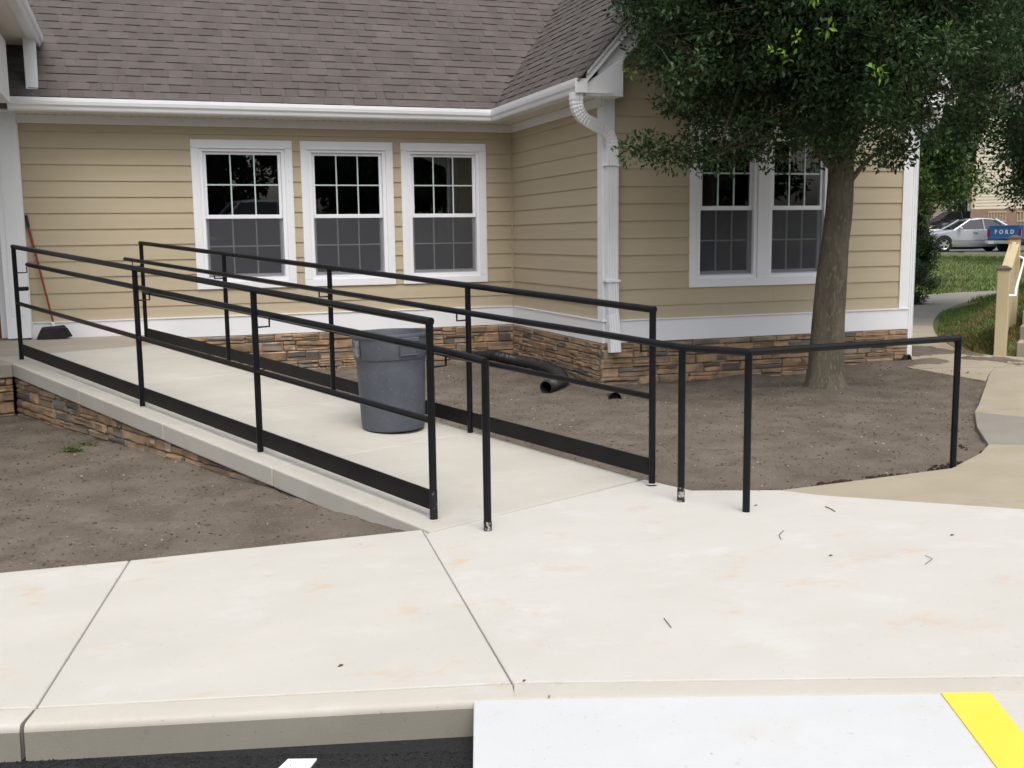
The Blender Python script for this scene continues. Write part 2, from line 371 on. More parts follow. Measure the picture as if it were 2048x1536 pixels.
# road surface: flat by the kerb, rising behind the camera
grid('parking_lot', -30, 30, -45, 5.4, 1.5, lambda x, y: -.118 + .6 * smooth(-1, -8, y), m_asph)
# white pad (kerb ramp) and its yellow edge stripe
pad = empty('curb_ramp', (1.7, 2.6, -.02), kind='structure')
def padz(x, y):
    d = (Vector((x, y)) - Vector((.95, 3.18))).dot(Vector((-.294, -.956))); return -.003 - .045 * max(0, d) * 1.0
part('ramp_pad', MB().prism([(.96, 3.185), (.60, 2.05), (2.05, 1.6), (2.43, 2.683)], lambda x, y: -.3, padz), m_pad, pad, bevel=.004)
part('side_flare', MB().prism([(2.435, 2.68), (2.055, 1.6), (3.6, 1.2), (4.2, 2.08)], lambda x, y: -.3, lambda x, y: -.004 - .045 * max(0, (Vector((x, y)) - Vector((.95, 3.18))).dot(Vector((-.294, -.956))))), m_conc2, pad, bevel=.004)
part('yellow_stripe', MB().prism([(2.405, 2.685), (2.19, 2.15), (1.98, 1.62), (2.13, 1.58), (2.34, 2.12), (2.555, 2.632)], lambda x, y: padz(x, y) - .003, lambda x, y: padz(x, y) + .0045), m_yellow, pad)
tag(part('parking_line', MB().prism([(.445, 3.185), (.36, 3.215), (-.1, 2.6), (.05, 2.5)], -.119, -.1135), m_paint, None), 'white painted line end on the dark asphalt below the curb', 'road marking')

# rising ground to the right and behind
PATH = [Vector(p) for p in ((8.6, 9.4), (9.0, 10.7), (10.6, 13.2), (13.6, 16.6), (16.6, 19.2), (18.6, 20.35), (20.6, 20.6), (24, 20.2))]
def path_d(x, y):
    best = (1e9, 0, 0); p = Vector((x, y)); acc = 0
    for a, b in zip(PATH, PATH[1:]):
        ab = b - a; t = max(0, min(1, (p - a).dot(ab) / ab.dot(ab))); q = a + ab * t; d = (p - q).length
        if d < best[0]:
            side = ab.x * (p.y - a.y) - ab.y * (p.x - a.x); best = (d, side, acc + t * ab.length)
        acc += ab.length
    return best
def path_hw(s): return .62 + .14 * smooth(6, 15, s) if s < 18 else .9
def terr(x, y):
    d, side, s = path_d(x, y)
    e = max(0, d - path_hw(s) - .03)
    if side < 0:                            # right of the path: steep mound beside the steps, lower farther along
        h = smooth(0, 1.7, e) * (.62 - .25 * smooth(13, 20, y)) + .04 * smooth(0, .15, e)
    else: h = .08 * smooth(0, 2, e)
    far = (Vector((x, y)) - Vector((18, 20.6))).dot(Vector((.66, .75)))
    h = max(h, 0) if far < 0 else max(h * (1 - smooth(0, 6, far)), .56 * smooth(.2, 24, far))
    h += .03 * hn(x, y, .5, 5) * smooth(.1, 1, e) + .02 * hn(x, y, 3, 6) * smooth(.05, .4, e)
    if y < 12.5 and x > 9.4:                # keep clear of the pavement in front of the steps
        h -= .25 * smooth(.3, 0, (y - 10.15) + .12 * (x - 9.8)) if x > 9.6 else 0
    return h - .012 - (.02 if e <= 0 else 0)
grid('grass_bank', 8.3, 46, 9.9, 60, .22, terr, m_lawn)
grid('lawn', -300, 400, -320, 420, 20, lambda x, y: (-.6 if (x < 60 and y < 70) else .4), m_lawn)
pth = MB(); prev = None
L_, R_ = [], []
for k in range(0, 61):
    tt = k / 60 * (len(PATH) - 1); i = min(int(tt), len(PATH) - 2); f = tt - i
    p0 = PATH[max(i - 1, 0)]; p1 = PATH[i]; p2 = PATH[i + 1]; p3 = PATH[min(i + 2, len(PATH) - 1)]
    p = .5 * ((2 * p1) + (p2 - p0) * f + (2 * p0 - 5 * p1 + 4 * p2 - p3) * f * f + (3 * p1 - p0 - 3 * p2 + p3) * f ** 3)
    dv = ((p2 - p0) * .5 * (1 - f) + (p3 - p1) * .5 * f).normalized(); nn = Vector((-dv.y, dv.x)); w = path_hw(path_d(p.x, p.y)[2])
    L_.append(p + nn * w); R_.append(p - nn * w)
for seg in range(12):
    a, b = seg * 5, seg * 5 + 5
    poly = [tuple(R_[i]) for i in range(a, b + 1)] + [tuple(L_[i]) for i in range(b, a - 1, -1)]
    if seg == 0: pw = link('path', None, None, T(9, 11, 0), kind='structure')
    part('slab', MB().prism(poly, -.1, .004 if seg else .0035), m_old if seg < 4 else m_olddark, pw)
part('stony_verge', MB().prism([tuple(R_[i] + (R_[i] - L_[i]) * .001) for i in range(8, 16)] + [tuple(R_[i] + (R_[i] - L_[i]) * .08) for i in range(15, 7, -1)], -.05, .012), m_bare, pw)
grid('far_parking_lot', 22, 120, 34, 120, 4, lambda x, y: (.60 + 1.25 * smooth(29, 37, (Vector((x, y)) - Vector((18, 20.6))).dot(Vector((.66, .75))))) if (Vector((x, y)) - Vector((18, 20.6))).dot(Vector((.66, .75))) > 20 else -1.2, m_farasph)

# ================================================================== BUILDING
yA, yC, xB, xR = 13.07, 10.23, 4.587, 8.39
Z0, E0 = 2.7142, .17806                      # first siding line and the exposure
ZB0, ZB1 = .378, .606                        # white band
bld = empty('building', (4.6, 10.2, 0), 'tan lap-siding building with white trim, ledgestone base and brown shingle roof', 'building')

def wallframe(o, u):                         # local: x along the wall, y up, z out
    u = Vector(u); v = Vector((0, 0, 1)); return frame(o, u, v, u.cross(v))
def plank_mesh(w, h, h_full=E0):
    t0, t1 = .016, .016 - .011 * h / h_full
    return MB().add([(0, 0, .001), (w, 0, .001), (w, 0, t0), (0, 0, t0), (0, h, .001), (w, h, .001), (w, h, t1), (0, h, t1)],
                    [(0, 1, 2, 3), (4, 7, 6, 5), (3, 2, 6, 7), (0, 4, 5, 1), (1, 5, 6, 2), (0, 3, 7, 4)])
pcache = {}
def wall(o, u, length, holes, ztop=lambda x: 2.80, splits=(3.66,), back=.12):
    """siding wall; holes = list of (x0,x1,z0,z1) covered by windows"""
    M = wallframe(o, u)
    mb = MB()
    # backing pieces around the holes
    xs = sorted(set([0, length] + [h[i] for h in holes for i in (0, 1)]))
    for a, b in zip(xs, xs[1:]):
        hh = [h for h in holes if h[0] <= a + 1e-6 and h[1] >= b - 1e-6]
        zt = min(ztop(a), ztop(b)); top = 2.95
        if hh: mb.box(a, b, -.2, hh[0][2], -back, 0); mb.box(a, b, hh[0][3], top, -back, 0)
        else: mb.box(a, b, -.2, top, -back, 0)
    wl_ = part('wall', mb, m_siding, bld, M)
    z = Z0 - 12 * E0; zl = [ZB1 + .002]
    k = 0
    rows = []
    z = Z0
    while z - E0 > ZB1: z -= E0
    rows.append((ZB1 + .004, z))
    while z < ztop(length / 2) + .3 or z < max(ztop(0), ztop(length)):
        rows.append((z, z + E0)); z += E0
        if z > 6: break
    for ri, (za, zb) in enumerate(rows):
        # horizontal extent of the row under the top line
        x0, x1 = 0., length
        tl = ztop(0); tr_ = ztop(length)
        if za >= max(ztop(x) for x in np.linspace(0, length, 41)) - .01: continue
        gx = [x for x in np.linspace(0, length, 401) if ztop(x) > za + .012]
        x0, x1 = gx[0], gx[-1]
        zb2 = min(zb, max(ztop(x) for x in np.linspace(x0, x1, 41)))
        segs = [(x0, x1)]
        for h in holes:
            if h[2] < zb - .004 and h[3] > za + .004:
                ns = []
                for a, b in segs:
                    if h[0] > a: ns.append((a, min(b, h[0])))
                    if h[1] < b: ns.append((max(a, h[1]), b))
                segs = [q for q in ns if q[1] - q[0] > .02]
        # a butt joint on long runs
        out = []
        for a, b in segs:
            if b - a > 3.0:
                c = a + (b - a) * (.35 + .3 * ((ri * .618) % 1)); out += [(a, c - .0008), (c + .0008, b)]
            else: out.append((a, b))
        for a, b in out:
            za2, zb3 = za, zb2
            key = (round(b - a, 4), round(zb3 - za2, 4))
            if key not in pcache: pcache[key] = plank_mesh(b - a, zb3 - za2).mesh('plank', m_siding)
            link('plank', pcache[key], wl_, M @ T(a, za2, 0))
    return wl_, M
# windows (x0,x1 outer casing)
winsA = [(.66, 1.815), (1.912, 3.03), (3.13, 4.225)]
HZ0, HZ1 = .932, 2.655
XA0 = -1.14
holesA = [(a - XA0 + .05, b - XA0 - .05, HZ0 + .05, HZ1 - .05) for a, b in winsA]
cut = lambda hs: [(a - .05 + .088, b + .05 - .088, c - .05 + .086, d + .05 - .086) for a, b, c, d in hs]
wall((XA0, yA, 0), (1, 0, 0), xB - XA0, [(a - .035, b + .035, c - .035, d + .035) for a, b, c, d in holesA])
wall((xB, yA - .018, 0), (0, -1, 0), yA - .018 - yC - .1, [])
CW = (5.57, 7.385)
SLP = 1.1
EZ = 3.0045; EX = 4.185; EY = 12.67           # eave line of the roof planes
ridge_x = (xB + xR) / 2
def topC(x):                                  # underside of the rake boards on the gable wall
    X = xB + .105 + x; t = min(X - EX, (2 * ridge_x - EX) - X); return EZ + SLP * t - .34
wC, MC = wall((xB + .105, yC, 0), (1, 0, 0), xR - .09 - xB - .105, [(CW[0] - xB - .105 + .015, CW[1] - xB - .105 - .015, HZ0 + .015, HZ1 - .015)], ztop=lambda x: max(topC(x), 2.6))
# gable backing and the building's far sides
part('gable_backing', MB().add([(xB, yC + .002, 2.9), (xR, yC + .002, 2.9), (ridge_x, yC + .002, EZ + SLP * (ridge_x - EX) - .25), (xB, yC + .1, 2.9), (xR, yC + .1, 2.9), (ridge_x, yC + .1, EZ + SLP * (ridge_x - EX) - .25)],
                               [(0, 1, 2), (5, 4, 3), (0, 3, 4, 1), (1, 4, 5, 2), (2, 5, 3, 0)]), m_siding, bld)
wall((xR, yC + .1, 0), (0, 1, 0), 9.5, [])
part('rear_wall', MB().box(-9, xR, 19.7, 19.85, -.3, 2.95).box(-9.1, -9, 13, 19.8, -.3, 2.95).box(-9, XA0 - 1.6, 13.07, 13.2, -.3, 2.95), m_siding, bld)

def bd(name, x0, x1, y0, y1, z0, z1, mat=m_white, bev=.003): return boxpart(name, (x0, x1, y0, y1, z0, z1), mat, bld, bevel=bev)
# band boards (skirt) with a small drip cap
bd('band_board', XA0 - .02, xB - .03, yA - .032, yA, ZB0, ZB1)
bd('band_board', xB - .032, xB, yC - .03, yA - .034, ZB0, ZB1)
bd('band_board', xB + .002, xR + .03, yC - .034, yC - .001, ZB0, ZB1)
bd('band_board', xR + .001, xR + .034, yC + .002, yC + 9.5, ZB0, ZB1)
bd('drip_cap', XA0 - .02, xB - .03, yA - .042, yA - .002, ZB1, ZB1 + .012, bev=0)
bd('drip_cap', xB - .042, xB - .002, yC - .045, yA - .044, ZB1, ZB1 + .0125, bev=0)
bd('drip_cap', xB - .04, xR + .04, yC - .046, yC - .003, ZB1 + .0005, ZB1 + .013, bev=0)
# frieze boards
bd('frieze_board', XA0 - .02, xB - .028, yA - .03, yA - .002, 2.80, 2.893)
bd('frieze_board', xB - .03, xB - .002, yC + .012, yA - .032, 2.80, 2.893)
# corner boards
bd('corner_board', xB - .028, xB + .108, yC - .028, yC - .002, ZB1 + .014, 2.88)
bd('corner_board', xB - .0285, xB - .001, yC - .001, yC + .11, ZB1 + .014, 2.798)
bd('corner_board', xR - .095, xR + .026, yC - .028, yC - .002, ZB1 + .014, 2.88)
bd('corner_board', xR + .001, xR + .0265, yC - .001, yC + .11, ZB1 + .014, 2.88)
bd('corner_strip', xB - .028, xB - .003, yA - .028, yA - .003, ZB1 + .014, 2.798, m_siding)

# ---- windows
def bar(mb, x0, x1, z0, z1, d0, d1): mb.box(x0, x1, z0, z1, d0, d1)
def frame_mb(x0, x1, z0, z1, w, d0, d1, wb=None, wt=None):
    wb = w if wb is None else wb; wt = w if wt is None else wt
    mb = MB(); mb.box(x0, x0 + w, z0 + wb, z1 - wt, d0, d1); mb.box(x1 - w, x1, z0 + wb, z1 - wt, d0, d1)
    mb.box(x0, x1, z0, z0 + wb, d0, d1); mb.box(x0, x1, z1 - wt, z1, d0, d1); return mb
def sash_set(win, M, x0, x1, z0, z1, lites=(3, 2)):
    """vinyl frame, two sashes; (x0,x1,z0,z1) = inside of the casing; local z is outward"""
    part('window_frame', frame_mb(x0, x1, z0, z1, .042, -.09, .012), m_vinyl, win, M, bevel=.003)
    zm = z0 + .042 + (z1 - z0 - .084) * .487
    a, b = x0 + .042, x1 - .042
    for nm, s0, s1, d in (('upper_sash', zm - .022, z1 - .042, -.020), ('lower_sash', z0 + .042, zm + .022, -.052)):
        wb = .045
        sw = .036
        up = nm == 'upper_sash'
        sb, st = (.046, .034) if up else (.045, .04)
        part(nm, frame_mb(a + .001, b - .001, s0, s1, sw, d - .028, d, sb, st), m_vinyl, win, M, bevel=.003)
        gx0, gx1, gz0, gz1 = a + sw, b - sw, s0 + sb, s1 - st
        nx, nz = lites; mw = .008; tilt = math.tan(R(.85 if up else .3)); zc = (gz0 + gz1) / 2
        for i in range(nx):
            for j in range(nz):
                pane_part((gx0 + (gx1 - gx0) * i / nx + (mw if i else 0), gx0 + (gx1 - gx0) * (i + 1) / nx - (mw if i < nx - 1 else 0),
                                 gz0 + (gz1 - gz0) * j / nz + (mw if j else 0), gz0 + (gz1 - gz0) * (j + 1) / nz - (mw if j < nz - 1 else 0), d - .020, d - .014), tilt, win, M)
        for i in range(1, nx):
            x = gx0 + (gx1 - gx0) * i / nx; boxpart('muntin', (x - mw, x + mw, gz0, gz1, d - .026, d - .008), m_muntin, win, M)
        for j in range(1, nz):
            z = gz0 + (gz1 - gz0) * j / nz
            for i in range(nx):
                boxpart('muntin', (gx0 + (gx1 - gx0) * i / nx + (mw if i else 0), gx0 + (gx1 - gx0) * (i + 1) / nx - (mw if i < nx - 1 else 0), z - mw, z + mw, d - .0255, d - .0085), m_muntin, win, M)
        if not up:
            part('screen', MB().box(a + .012, b - .012, s0 + .012, s1 - .046, -.0175, -.016), m_screen, win, M)
            for q in (a + (b - a) * .33, a + (b - a) * .67):
                boxpart('sash_lock', (q - .03, q + .03, s1, s1 + .012, d - .02, d - .006), m_vinyl, win, M, bevel=.004)
def pane_part(b, tilt, win, M):
    x0, x1, z0, z1, d0, d1 = b; zc = (z0 + z1) / 2; o = [(z0 - zc) * tilt, (z1 - zc) * tilt]
    mb = MB().add([(x0, z0, d0 + o[0]), (x1, z0, d0 + o[0]), (x1, z1, d0 + o[1]), (x0, z1, d0 + o[1]), (x0, z0, d1 + o[0]), (x1, z0, d1 + o[0]), (x1, z1, d1 + o[1]), (x0, z1, d1 + o[1])],
                  [(0, 3, 2, 1), (4, 5, 6, 7), (0, 1, 5, 4), (1, 2, 6, 5), (2, 3, 7, 6), (3, 0, 4, 7)])
    part('pane', mb, m_glass, win, M)
def casing(win, M, x0, x1, z0, z1, w=.09):
    for b in ((x0, x1, z1 - w, z1), (x0, x1, z0, z0 + w * .93), (x0, x0 + w, z0 + w * .93, z1 - w), (x1 - w, x1, z0 + w * .93, z1 - w)):
        boxpart('casing_board', (b[0], b[1], b[2] + .0005, b[3] - .0005, -.01, .026), m_white, win, M, bevel=.003)
    boxpart('drip_edge', (x0 + w - .01, x1 - w + .01, z1 - w - .006, z1 - w + .004, 0, .034), m_vinyl, win, M)
MA = wallframe((0, yA, 0), (1, 0, 0))
for i, (a, b) in enumerate(winsA):
    w = link('window', None, bld, T((a + b) / 2, yA, HZ0))
    casing(w, MA, a, b, HZ0, HZ1); sash_set(w, MA, a + .09, b - .09, HZ0 + .084, HZ1 - .09)
MCw = wallframe((0, yC, 0), (1, 0, 0))
w = link('window', None, bld, T(6.48, yC, HZ0)); w['label'] = 'double window with a wide mullion'
casing(w, MCw, CW[0], CW[1], HZ0, HZ1)
boxpart('mullion', (6.40, 6.545, HZ0 + .084, HZ1 - .09, -.01, .026), m_white, w, MCw, bevel=.003)
sash_set(w, MCw, CW[0] + .09, 6.40, HZ0 + .084, HZ1 - .09); sash_set(w, MCw, 6.545, CW[1] - .09, HZ0 + .084, HZ1 - .09)
# the rooms behind the glass
rm = MB(); rm.box(-1.1, 4.55, 16.6, 16.7, .4, 2.9).box(-1.2, -1.1, 13.2, 16.7, .4, 2.9).box(4.55, 4.65, 13.25, 16.7, .4, 2.9).box(-1.2, 4.65, 13.2, 16.7, .35, .45).box(-1.2, 4.65, 13.2, 16.7, 2.88, 2.98)
part('room', rm, m_room, bld)
rm = MB(); rm.box(4.72, 8.25, 12.9, 13.0, .4, 2.9).box(4.62, 4.72, 10.36, 13.0, .4, 2.9).box(8.25, 8.34, 10.36, 13.0, .4, 2.9).box(4.62, 8.34, 10.36, 13.0, .35, .45).box(4.62, 8.34, 10.36, 13.0, 2.88, 2.98)
part('room', rm, m_room, bld)

# ---- roof
PH = math.atan(SLP); cph, sph = math.cos(PH), math.sin(PH)
roofs = MB()
RT = 4.6                                       # main ridge: horizontal run
main = MB().add([(-6, EY + .03, EZ + .021), (EX + .03, EY + .03, EZ + .021), (EX + RT, EY + RT, EZ + SLP * RT - .012), (-6, EY + RT, EZ + SLP * RT - .012),
                 (-6, EY + .02, EZ - .10), (EX, EY + .02, EZ - .10), (EX + RT, EY + RT, EZ + SLP * RT - .1), (-6, EY + RT, EZ + SLP * RT - .1)],
                [(0, 1, 2, 3), (7, 6, 5, 4), (0, 4, 5, 1), (1, 5, 6, 2), (2, 6, 7, 3), (3, 7, 4, 0)])
roof_main = part('roof', main, m_shingle, bld)
wr = ridge_x - EX; YF = yC - .25
wing = MB().add([(EX + .03, YF + .03, EZ + .021), (EX + .03, EY + .03, EZ + .021), (ridge_x, EY + wr, EZ + SLP * wr - .012), (ridge_x, YF + .03, EZ + SLP * wr - .012),
                 (EX + .02, YF + .03, EZ - .1), (EX + .02, EY, EZ - .1), (ridge_x, EY + wr, EZ + SLP * wr - .1), (ridge_x, YF + .03, EZ + SLP * wr - .1)],
                [(0, 3, 2, 1), (4, 5, 6, 7), (0, 1, 5, 4), (1, 2, 6, 5), (2, 3, 7, 6), (3, 0, 4, 7)])
roof_wing = part('roof', wing, m_shingle, bld)
XE = 2 * ridge_x - EX
part('roof', MB().add([(XE, YF + .03, EZ - .012), (XE, EY + 5, EZ - .012), (ridge_x, EY + 5, EZ + SLP * wr - .012), (ridge_x, YF + .03, EZ + SLP * wr - .012),
                       (XE, YF + .03, EZ - .1), (XE, EY + 5, EZ - .1), (ridge_x, EY + 5, EZ + SLP * wr - .1), (ridge_x, YF + .03, EZ + SLP * wr - .1)],
                      [(0, 1, 2, 3), (7, 6, 5, 4), (0, 4, 5, 1), (1, 5, 6, 2), (2, 6, 7, 3), (3, 7, 4, 0)]), m_shingle, bld)
EXPO = .127
cands = []
for which in ('main', 'wing'):
    if which == 'main':
        org = Vector((0, EY + .03, EZ + .03 * SLP)); u = Vector((1, 0, 0)); v = Vector((0, cph, sph)); u0, u1 = -2.2, 8; vmax = 3.4
        lim = lambda vv: EX + vv * cph + .03          # u < lim  (u = x)
    else:
        org = Vector((EX + .03, 0, EZ + .03 * SLP)); u = Vector((0, -1, 0)); v = Vector((cph, 0, sph)); u0, u1 = -16, -YF + .03; vmax = 3.2
        lim = lambda vv: -(EY + vv * cph + .03)       # u > lim (u = -y)
    nrm = u.cross(v); FM = frame(org, u, v, nrm)
    row = 0
    while row * EXPO < vmax:
        va, vb = row * EXPO, row * EXPO + EXPO + .012
        x = u0 - random.random() * .3; high = random.random() < .5
        end = min(u1, lim(va)) if which == 'main' else u1
        while x < end:
            w_ = random.uniform(.10, .24) if high else random.uniform(.06, .22)
            hgt = .013 if high else .006
            c = [[x, va], [x + w_ - .001, va], [x + w_ - .001, vb], [x, vb]]
            if which == 'main': c = [[min(a, lim(b)), b] for a, b in c]
            else: c = [[min(max(a, lim(b)), u1), b] for a, b in c]
            if c[1][0] - c[0][0] > .01 or c[2][0] - c[3][0] > .01:
                full = abs((c[1][0] - c[0][0]) - (w_ - .001)) < 1e-6 and abs((c[2][0] - c[3][0]) - (w_ - .001)) < 1e-6
                wp = FM @ Vector(((c[0][0] + c[1][0]) / 2, (va + vb) / 2, 0))
                cands.append(((wp - Vector((0, 0, CAMZ))).length, which, FM, c, hgt, full, w_))
            x += w_; high = not high if random.random() < .8 else high
        row += 1
def inview(c):
    FM, cc = c[2], c[3]; p = FM @ Vector(((cc[0][0] + cc[1][0]) / 2, cc[0][1] + .06, 0)) - Vector((0, 0, CAMZ))
    d = p.dot(_f); a = p.dot(_r2) / d * 2138.5 + 1024; b = 768 - p.dot(_u2) / d * 2138.5
    return 20 < a < 1270 and -10 < b < 240
cands.sort(key=lambda c: (not inview(c), c[0]))
scache = {}
def sh_verts(c, h, dz=0):
    return [(c[0][0], c[0][1], -.004), (c[1][0], c[1][1], -.004), (c[1][0], c[1][1], h), (c[0][0], c[0][1], h), (c[3][0], c[3][1], -.004), (c[2][0], c[2][1], -.004), (c[2][0], c[2][1], .002), (c[3][0], c[3][1], .002)]
SHF = [(0, 1, 2, 3), (4, 7, 6, 5), (3, 2, 6, 7), (0, 4, 5, 1), (1, 5, 6, 2), (0, 3, 7, 4)]
rest = {'main': [], 'wing': []}
for k, (d, which, FM, c, h, full, w_) in enumerate(cands):
    rp = roof_main if which == 'main' else roof_wing
    if k < 290:
        if full:
            key = (round(w_, 2), h)
            if key not in scache:
                ww = key[0]; scache[key] = MB().add(sh_verts([[0, 0], [ww - .001, 0], [ww - .001, EXPO + .012], [0, EXPO + .012]], h), SHF).mesh('shingle', m_shingle)
            link('shingle', scache[key], rp, FM @ T(c[0][0], c[0][1], 0))
        else:
            link('shingle', MB().add(sh_verts(c, h), SHF).mesh('shingle', m_shingle), rp, FM)
    else: rest[which].append((FM, c, h))
for which, rp in (('main', roof_main), ('wing', roof_wing)):
    mb = MB()
    for FM, c, h in rest[which]: mb.add([FM @ Vector(p) for p in sh_verts(c, h)], SHF)
    part('upper_shingles', mb, m_shingle, rp, kind='stuff')

# fascia, soffit, gutters
bd('fascia', XA0 - 1.6, EX + .13, EY + .10, EY + .125, 2.893, EZ - .005)
bd('fascia', EX + .105, EX + .13, YF + .01, EY + .098, 2.893, EZ - .005)
part('soffit', MB().box(XA0 - .02, xB - .002, EY + .126, yA - .001, 2.894, 2.903).box(EX + .131, xB - .001, YF + .02, EY + .125, 2.894, 2.903), m_soffit, bld)
vb = MB()
for i in range(58):
    x = -1.05 + i * .098
    if x < xB - .1: vb.box(x, x + .022, yA - .062, yA - .046, 2.8925, 2.8945)
for i in range(26):
    y = yC + .15 + i * .1
    if y < yA - .1: vb.box(xB - .062, xB - .048, y, y + .02, 2.8925, 2.8945)
part('soffit_vent', vb, m_dark, bld)
GP = [(0, 0), (.082, 0), (.091, .014), (.098, .042), (.115, .064), (.122, .098), (.122, .135), (.110, .135), (.110, .127), (.114, .125), (.108, .06), (.084, .014), (.006, .006), (.004, .115), (0, .115)]
def gutter(a, b, out, z=2.896, cut0=None, cut1=None):
    a = Vector(a); b = Vector(b); out = Vector(out); d = (b - a).normalized(); mb = MB(); vs = []
    for p, ct in ((a, cut0), (b, cut1)):
        for o_, h in GP:
            q = p + out * o_ + (d * (ct * o_) if ct else Vector((0, 0))); vs.append((q.x, q.y, z + h))
    m = len(GP); mb.add(vs, [(i, (i + 1) % m, m + (i + 1) % m, m + i) for i in range(m)] + [tuple(range(m))[::-1], tuple(range(m, 2 * m))])
    return part('gutter', mb, m_metal, bld, bevel=.0015, segs=1)
gutter((XA0 - .05, EY + .098), (EX + .103, EY + .098), (0, -1), cut1=-1)
gutter((EX + .103, EY + .098), (EX + .103, YF + .0), (-1, 0), cut0=-(-1))
bd('gutter_end_cap', EX - .02, EX + .105, YF - .004, YF - .0005, 2.895, 3.032, m_metal, 0)
# gable rake: layered boards, boxed eave return
def rake(sgn):
    X = lambda x: x if sgn > 0 else 2 * ridge_x - x
    def strip(nm, lo, hi, y0, y1, mat, xa=EX + .02, xb=ridge_x):
        pts = [(X(xa), EZ + SLP * (xa - EX) - hi), (X(xb), EZ + SLP * (xb - EX) - hi), (X(xb), EZ + SLP * (xb - EX) - lo), (X(xa), EZ + SLP * (xa - EX) - lo)]
        vs = [(x, y0, z) for x, z in pts] + [(x, y1, z) for x, z in pts]
        part(nm, MB().add(vs, [(0, 1, 2, 3), (7, 6, 5, 4), (0, 4, 5, 1), (1, 5, 6, 2), (2, 6, 7, 3), (3, 7, 4, 0)]), mat, bld, bevel=.002)
    strip('rake_board', .025, .13, YF + .002, YF + .026, m_white, EX + .105)
    strip('rake_moulding', .002, .05, YF - .018, YF + .0015, m_white, EX + .105)
    strip('rake_board', .10, .36, YF + .06, YF + .085, m_white, EX + .25)
    strip('rake_soffit', .11, .12, YF + .027, yC - .002, m_white, EX + .105)
    strip('rake_shingle_edge', -.012, .0, YF - .024, YF + .002, m_shingle, EX)
    # boxed return ("pork chop")
    pts = [(EX + .107, 2.872), (xB + .112, 2.872), (xB + .112, EZ + SLP * (xB + .112 - EX) - .33), (EX + .107, EZ + SLP * .107 - .13)]
    y0, y1 = YF + .03, yC - .03
    vs = [(X(x), y0, z) for x, z in pts] + [(X(x), y1, z) for x, z in pts]
    part('eave_return', MB().add(vs, [(0, 1, 2, 3), (7, 6, 5, 4), (0, 4, 5, 1), (1, 5, 6, 2), (2, 6, 7, 3), (3, 7, 4, 0)]), m_white, bld, bevel=.003)
rake(1); rake(-1)
bd('fascia', XE - .13, XE - .105, YF + .03, EY + 5, 2.893, EZ - .005)
part('soffit', MB().box(xR + .03, XE - .131, YF + .03, EY + 5, 2.894, 2.903), m_soffit, bld)
gutter((XE - .103, YF), (XE - .103, EY + 5), (1, 0))
# downspouts: ribbed rectangular pipe with crimped elbows
def downspout(pts, bends, name='downspout'):
    """pts polyline, rounded at inner points with crimps"""
    path, sc = [], []
    pts = [Vector(p) for p in pts]
    path.append(pts[0]); sc.append(1)
    for i in range(1, len(pts) - 1):
        p = pts[i]; a = (pts[i - 1] - p); b = (pts[i + 1] - p); r = bends[i - 1]
        A = p + a.normalized() * r; B = p + b.normalized() * r
        K = 17
        for k in range(K):
            t = k / (K - 1); path.append((1 - t) ** 2 * A + 2 * t * (1 - t) * p + t * t * B); sc.append(1.02 if k % 2 == 0 else .92)
    path.append(pts[-1]); sc.append(1)
    prof = []; wx, wy = .058, .04
    def ribs(a, b, n, off):
        for k in range(n):
            t = k / n; q = a + (b - a) * t; prof.append(tuple(q)); 
            if k % 2 == 1: prof.append(tuple(q + off)); prof.append(tuple(a + (b - a) * (t + .5 / n) + off)); prof.append(tuple(a + (b - a) * (t + .5 / n)))
    c = [Vector((-wx, -wy)), Vector((wx, -wy)), Vector((wx, wy)), Vector((-wx, wy))]
    ins = [Vector((0, .008)), Vector((-.008, 0)), Vector((0, -.008)), Vector((.008, 0))]
    for i in range(4): ribs(c[i], c[(i + 1) % 4], 8 if i % 2 == 0 else 6, ins[i])
    mb = MB(); mb.sweep(path, prof, caps=False, up=(0, 1, 0), scales=sc)
    return part(name, mb, m_metal, bld)
ds = downspout([(4.20, 10.04, 2.90), (4.20, 10.04, 2.685), (4.635, 10.15, 2.52), (4.635, 10.15, 1.02)], [.15, .15])
downspout([(4.637, 10.148, 1.035), (4.640, 10.146, .72), (4.655, 10.12, .29)], [.04])
boxpart('strap', (4.56, 4.71, 10.095, 10.20, 1.02, 1.045), m_metal, ds)
boxpart('strap', (4.56, 4.71, 10.095, 10.20, 2.20, 2.21), m_metal, ds)
downspout([(8.80, 10.3, 2.90), (8.78, 10.3, 2.76), (8.475, 10.28, 2.62), (8.47, 10.28, -.05)], [.08, .12])

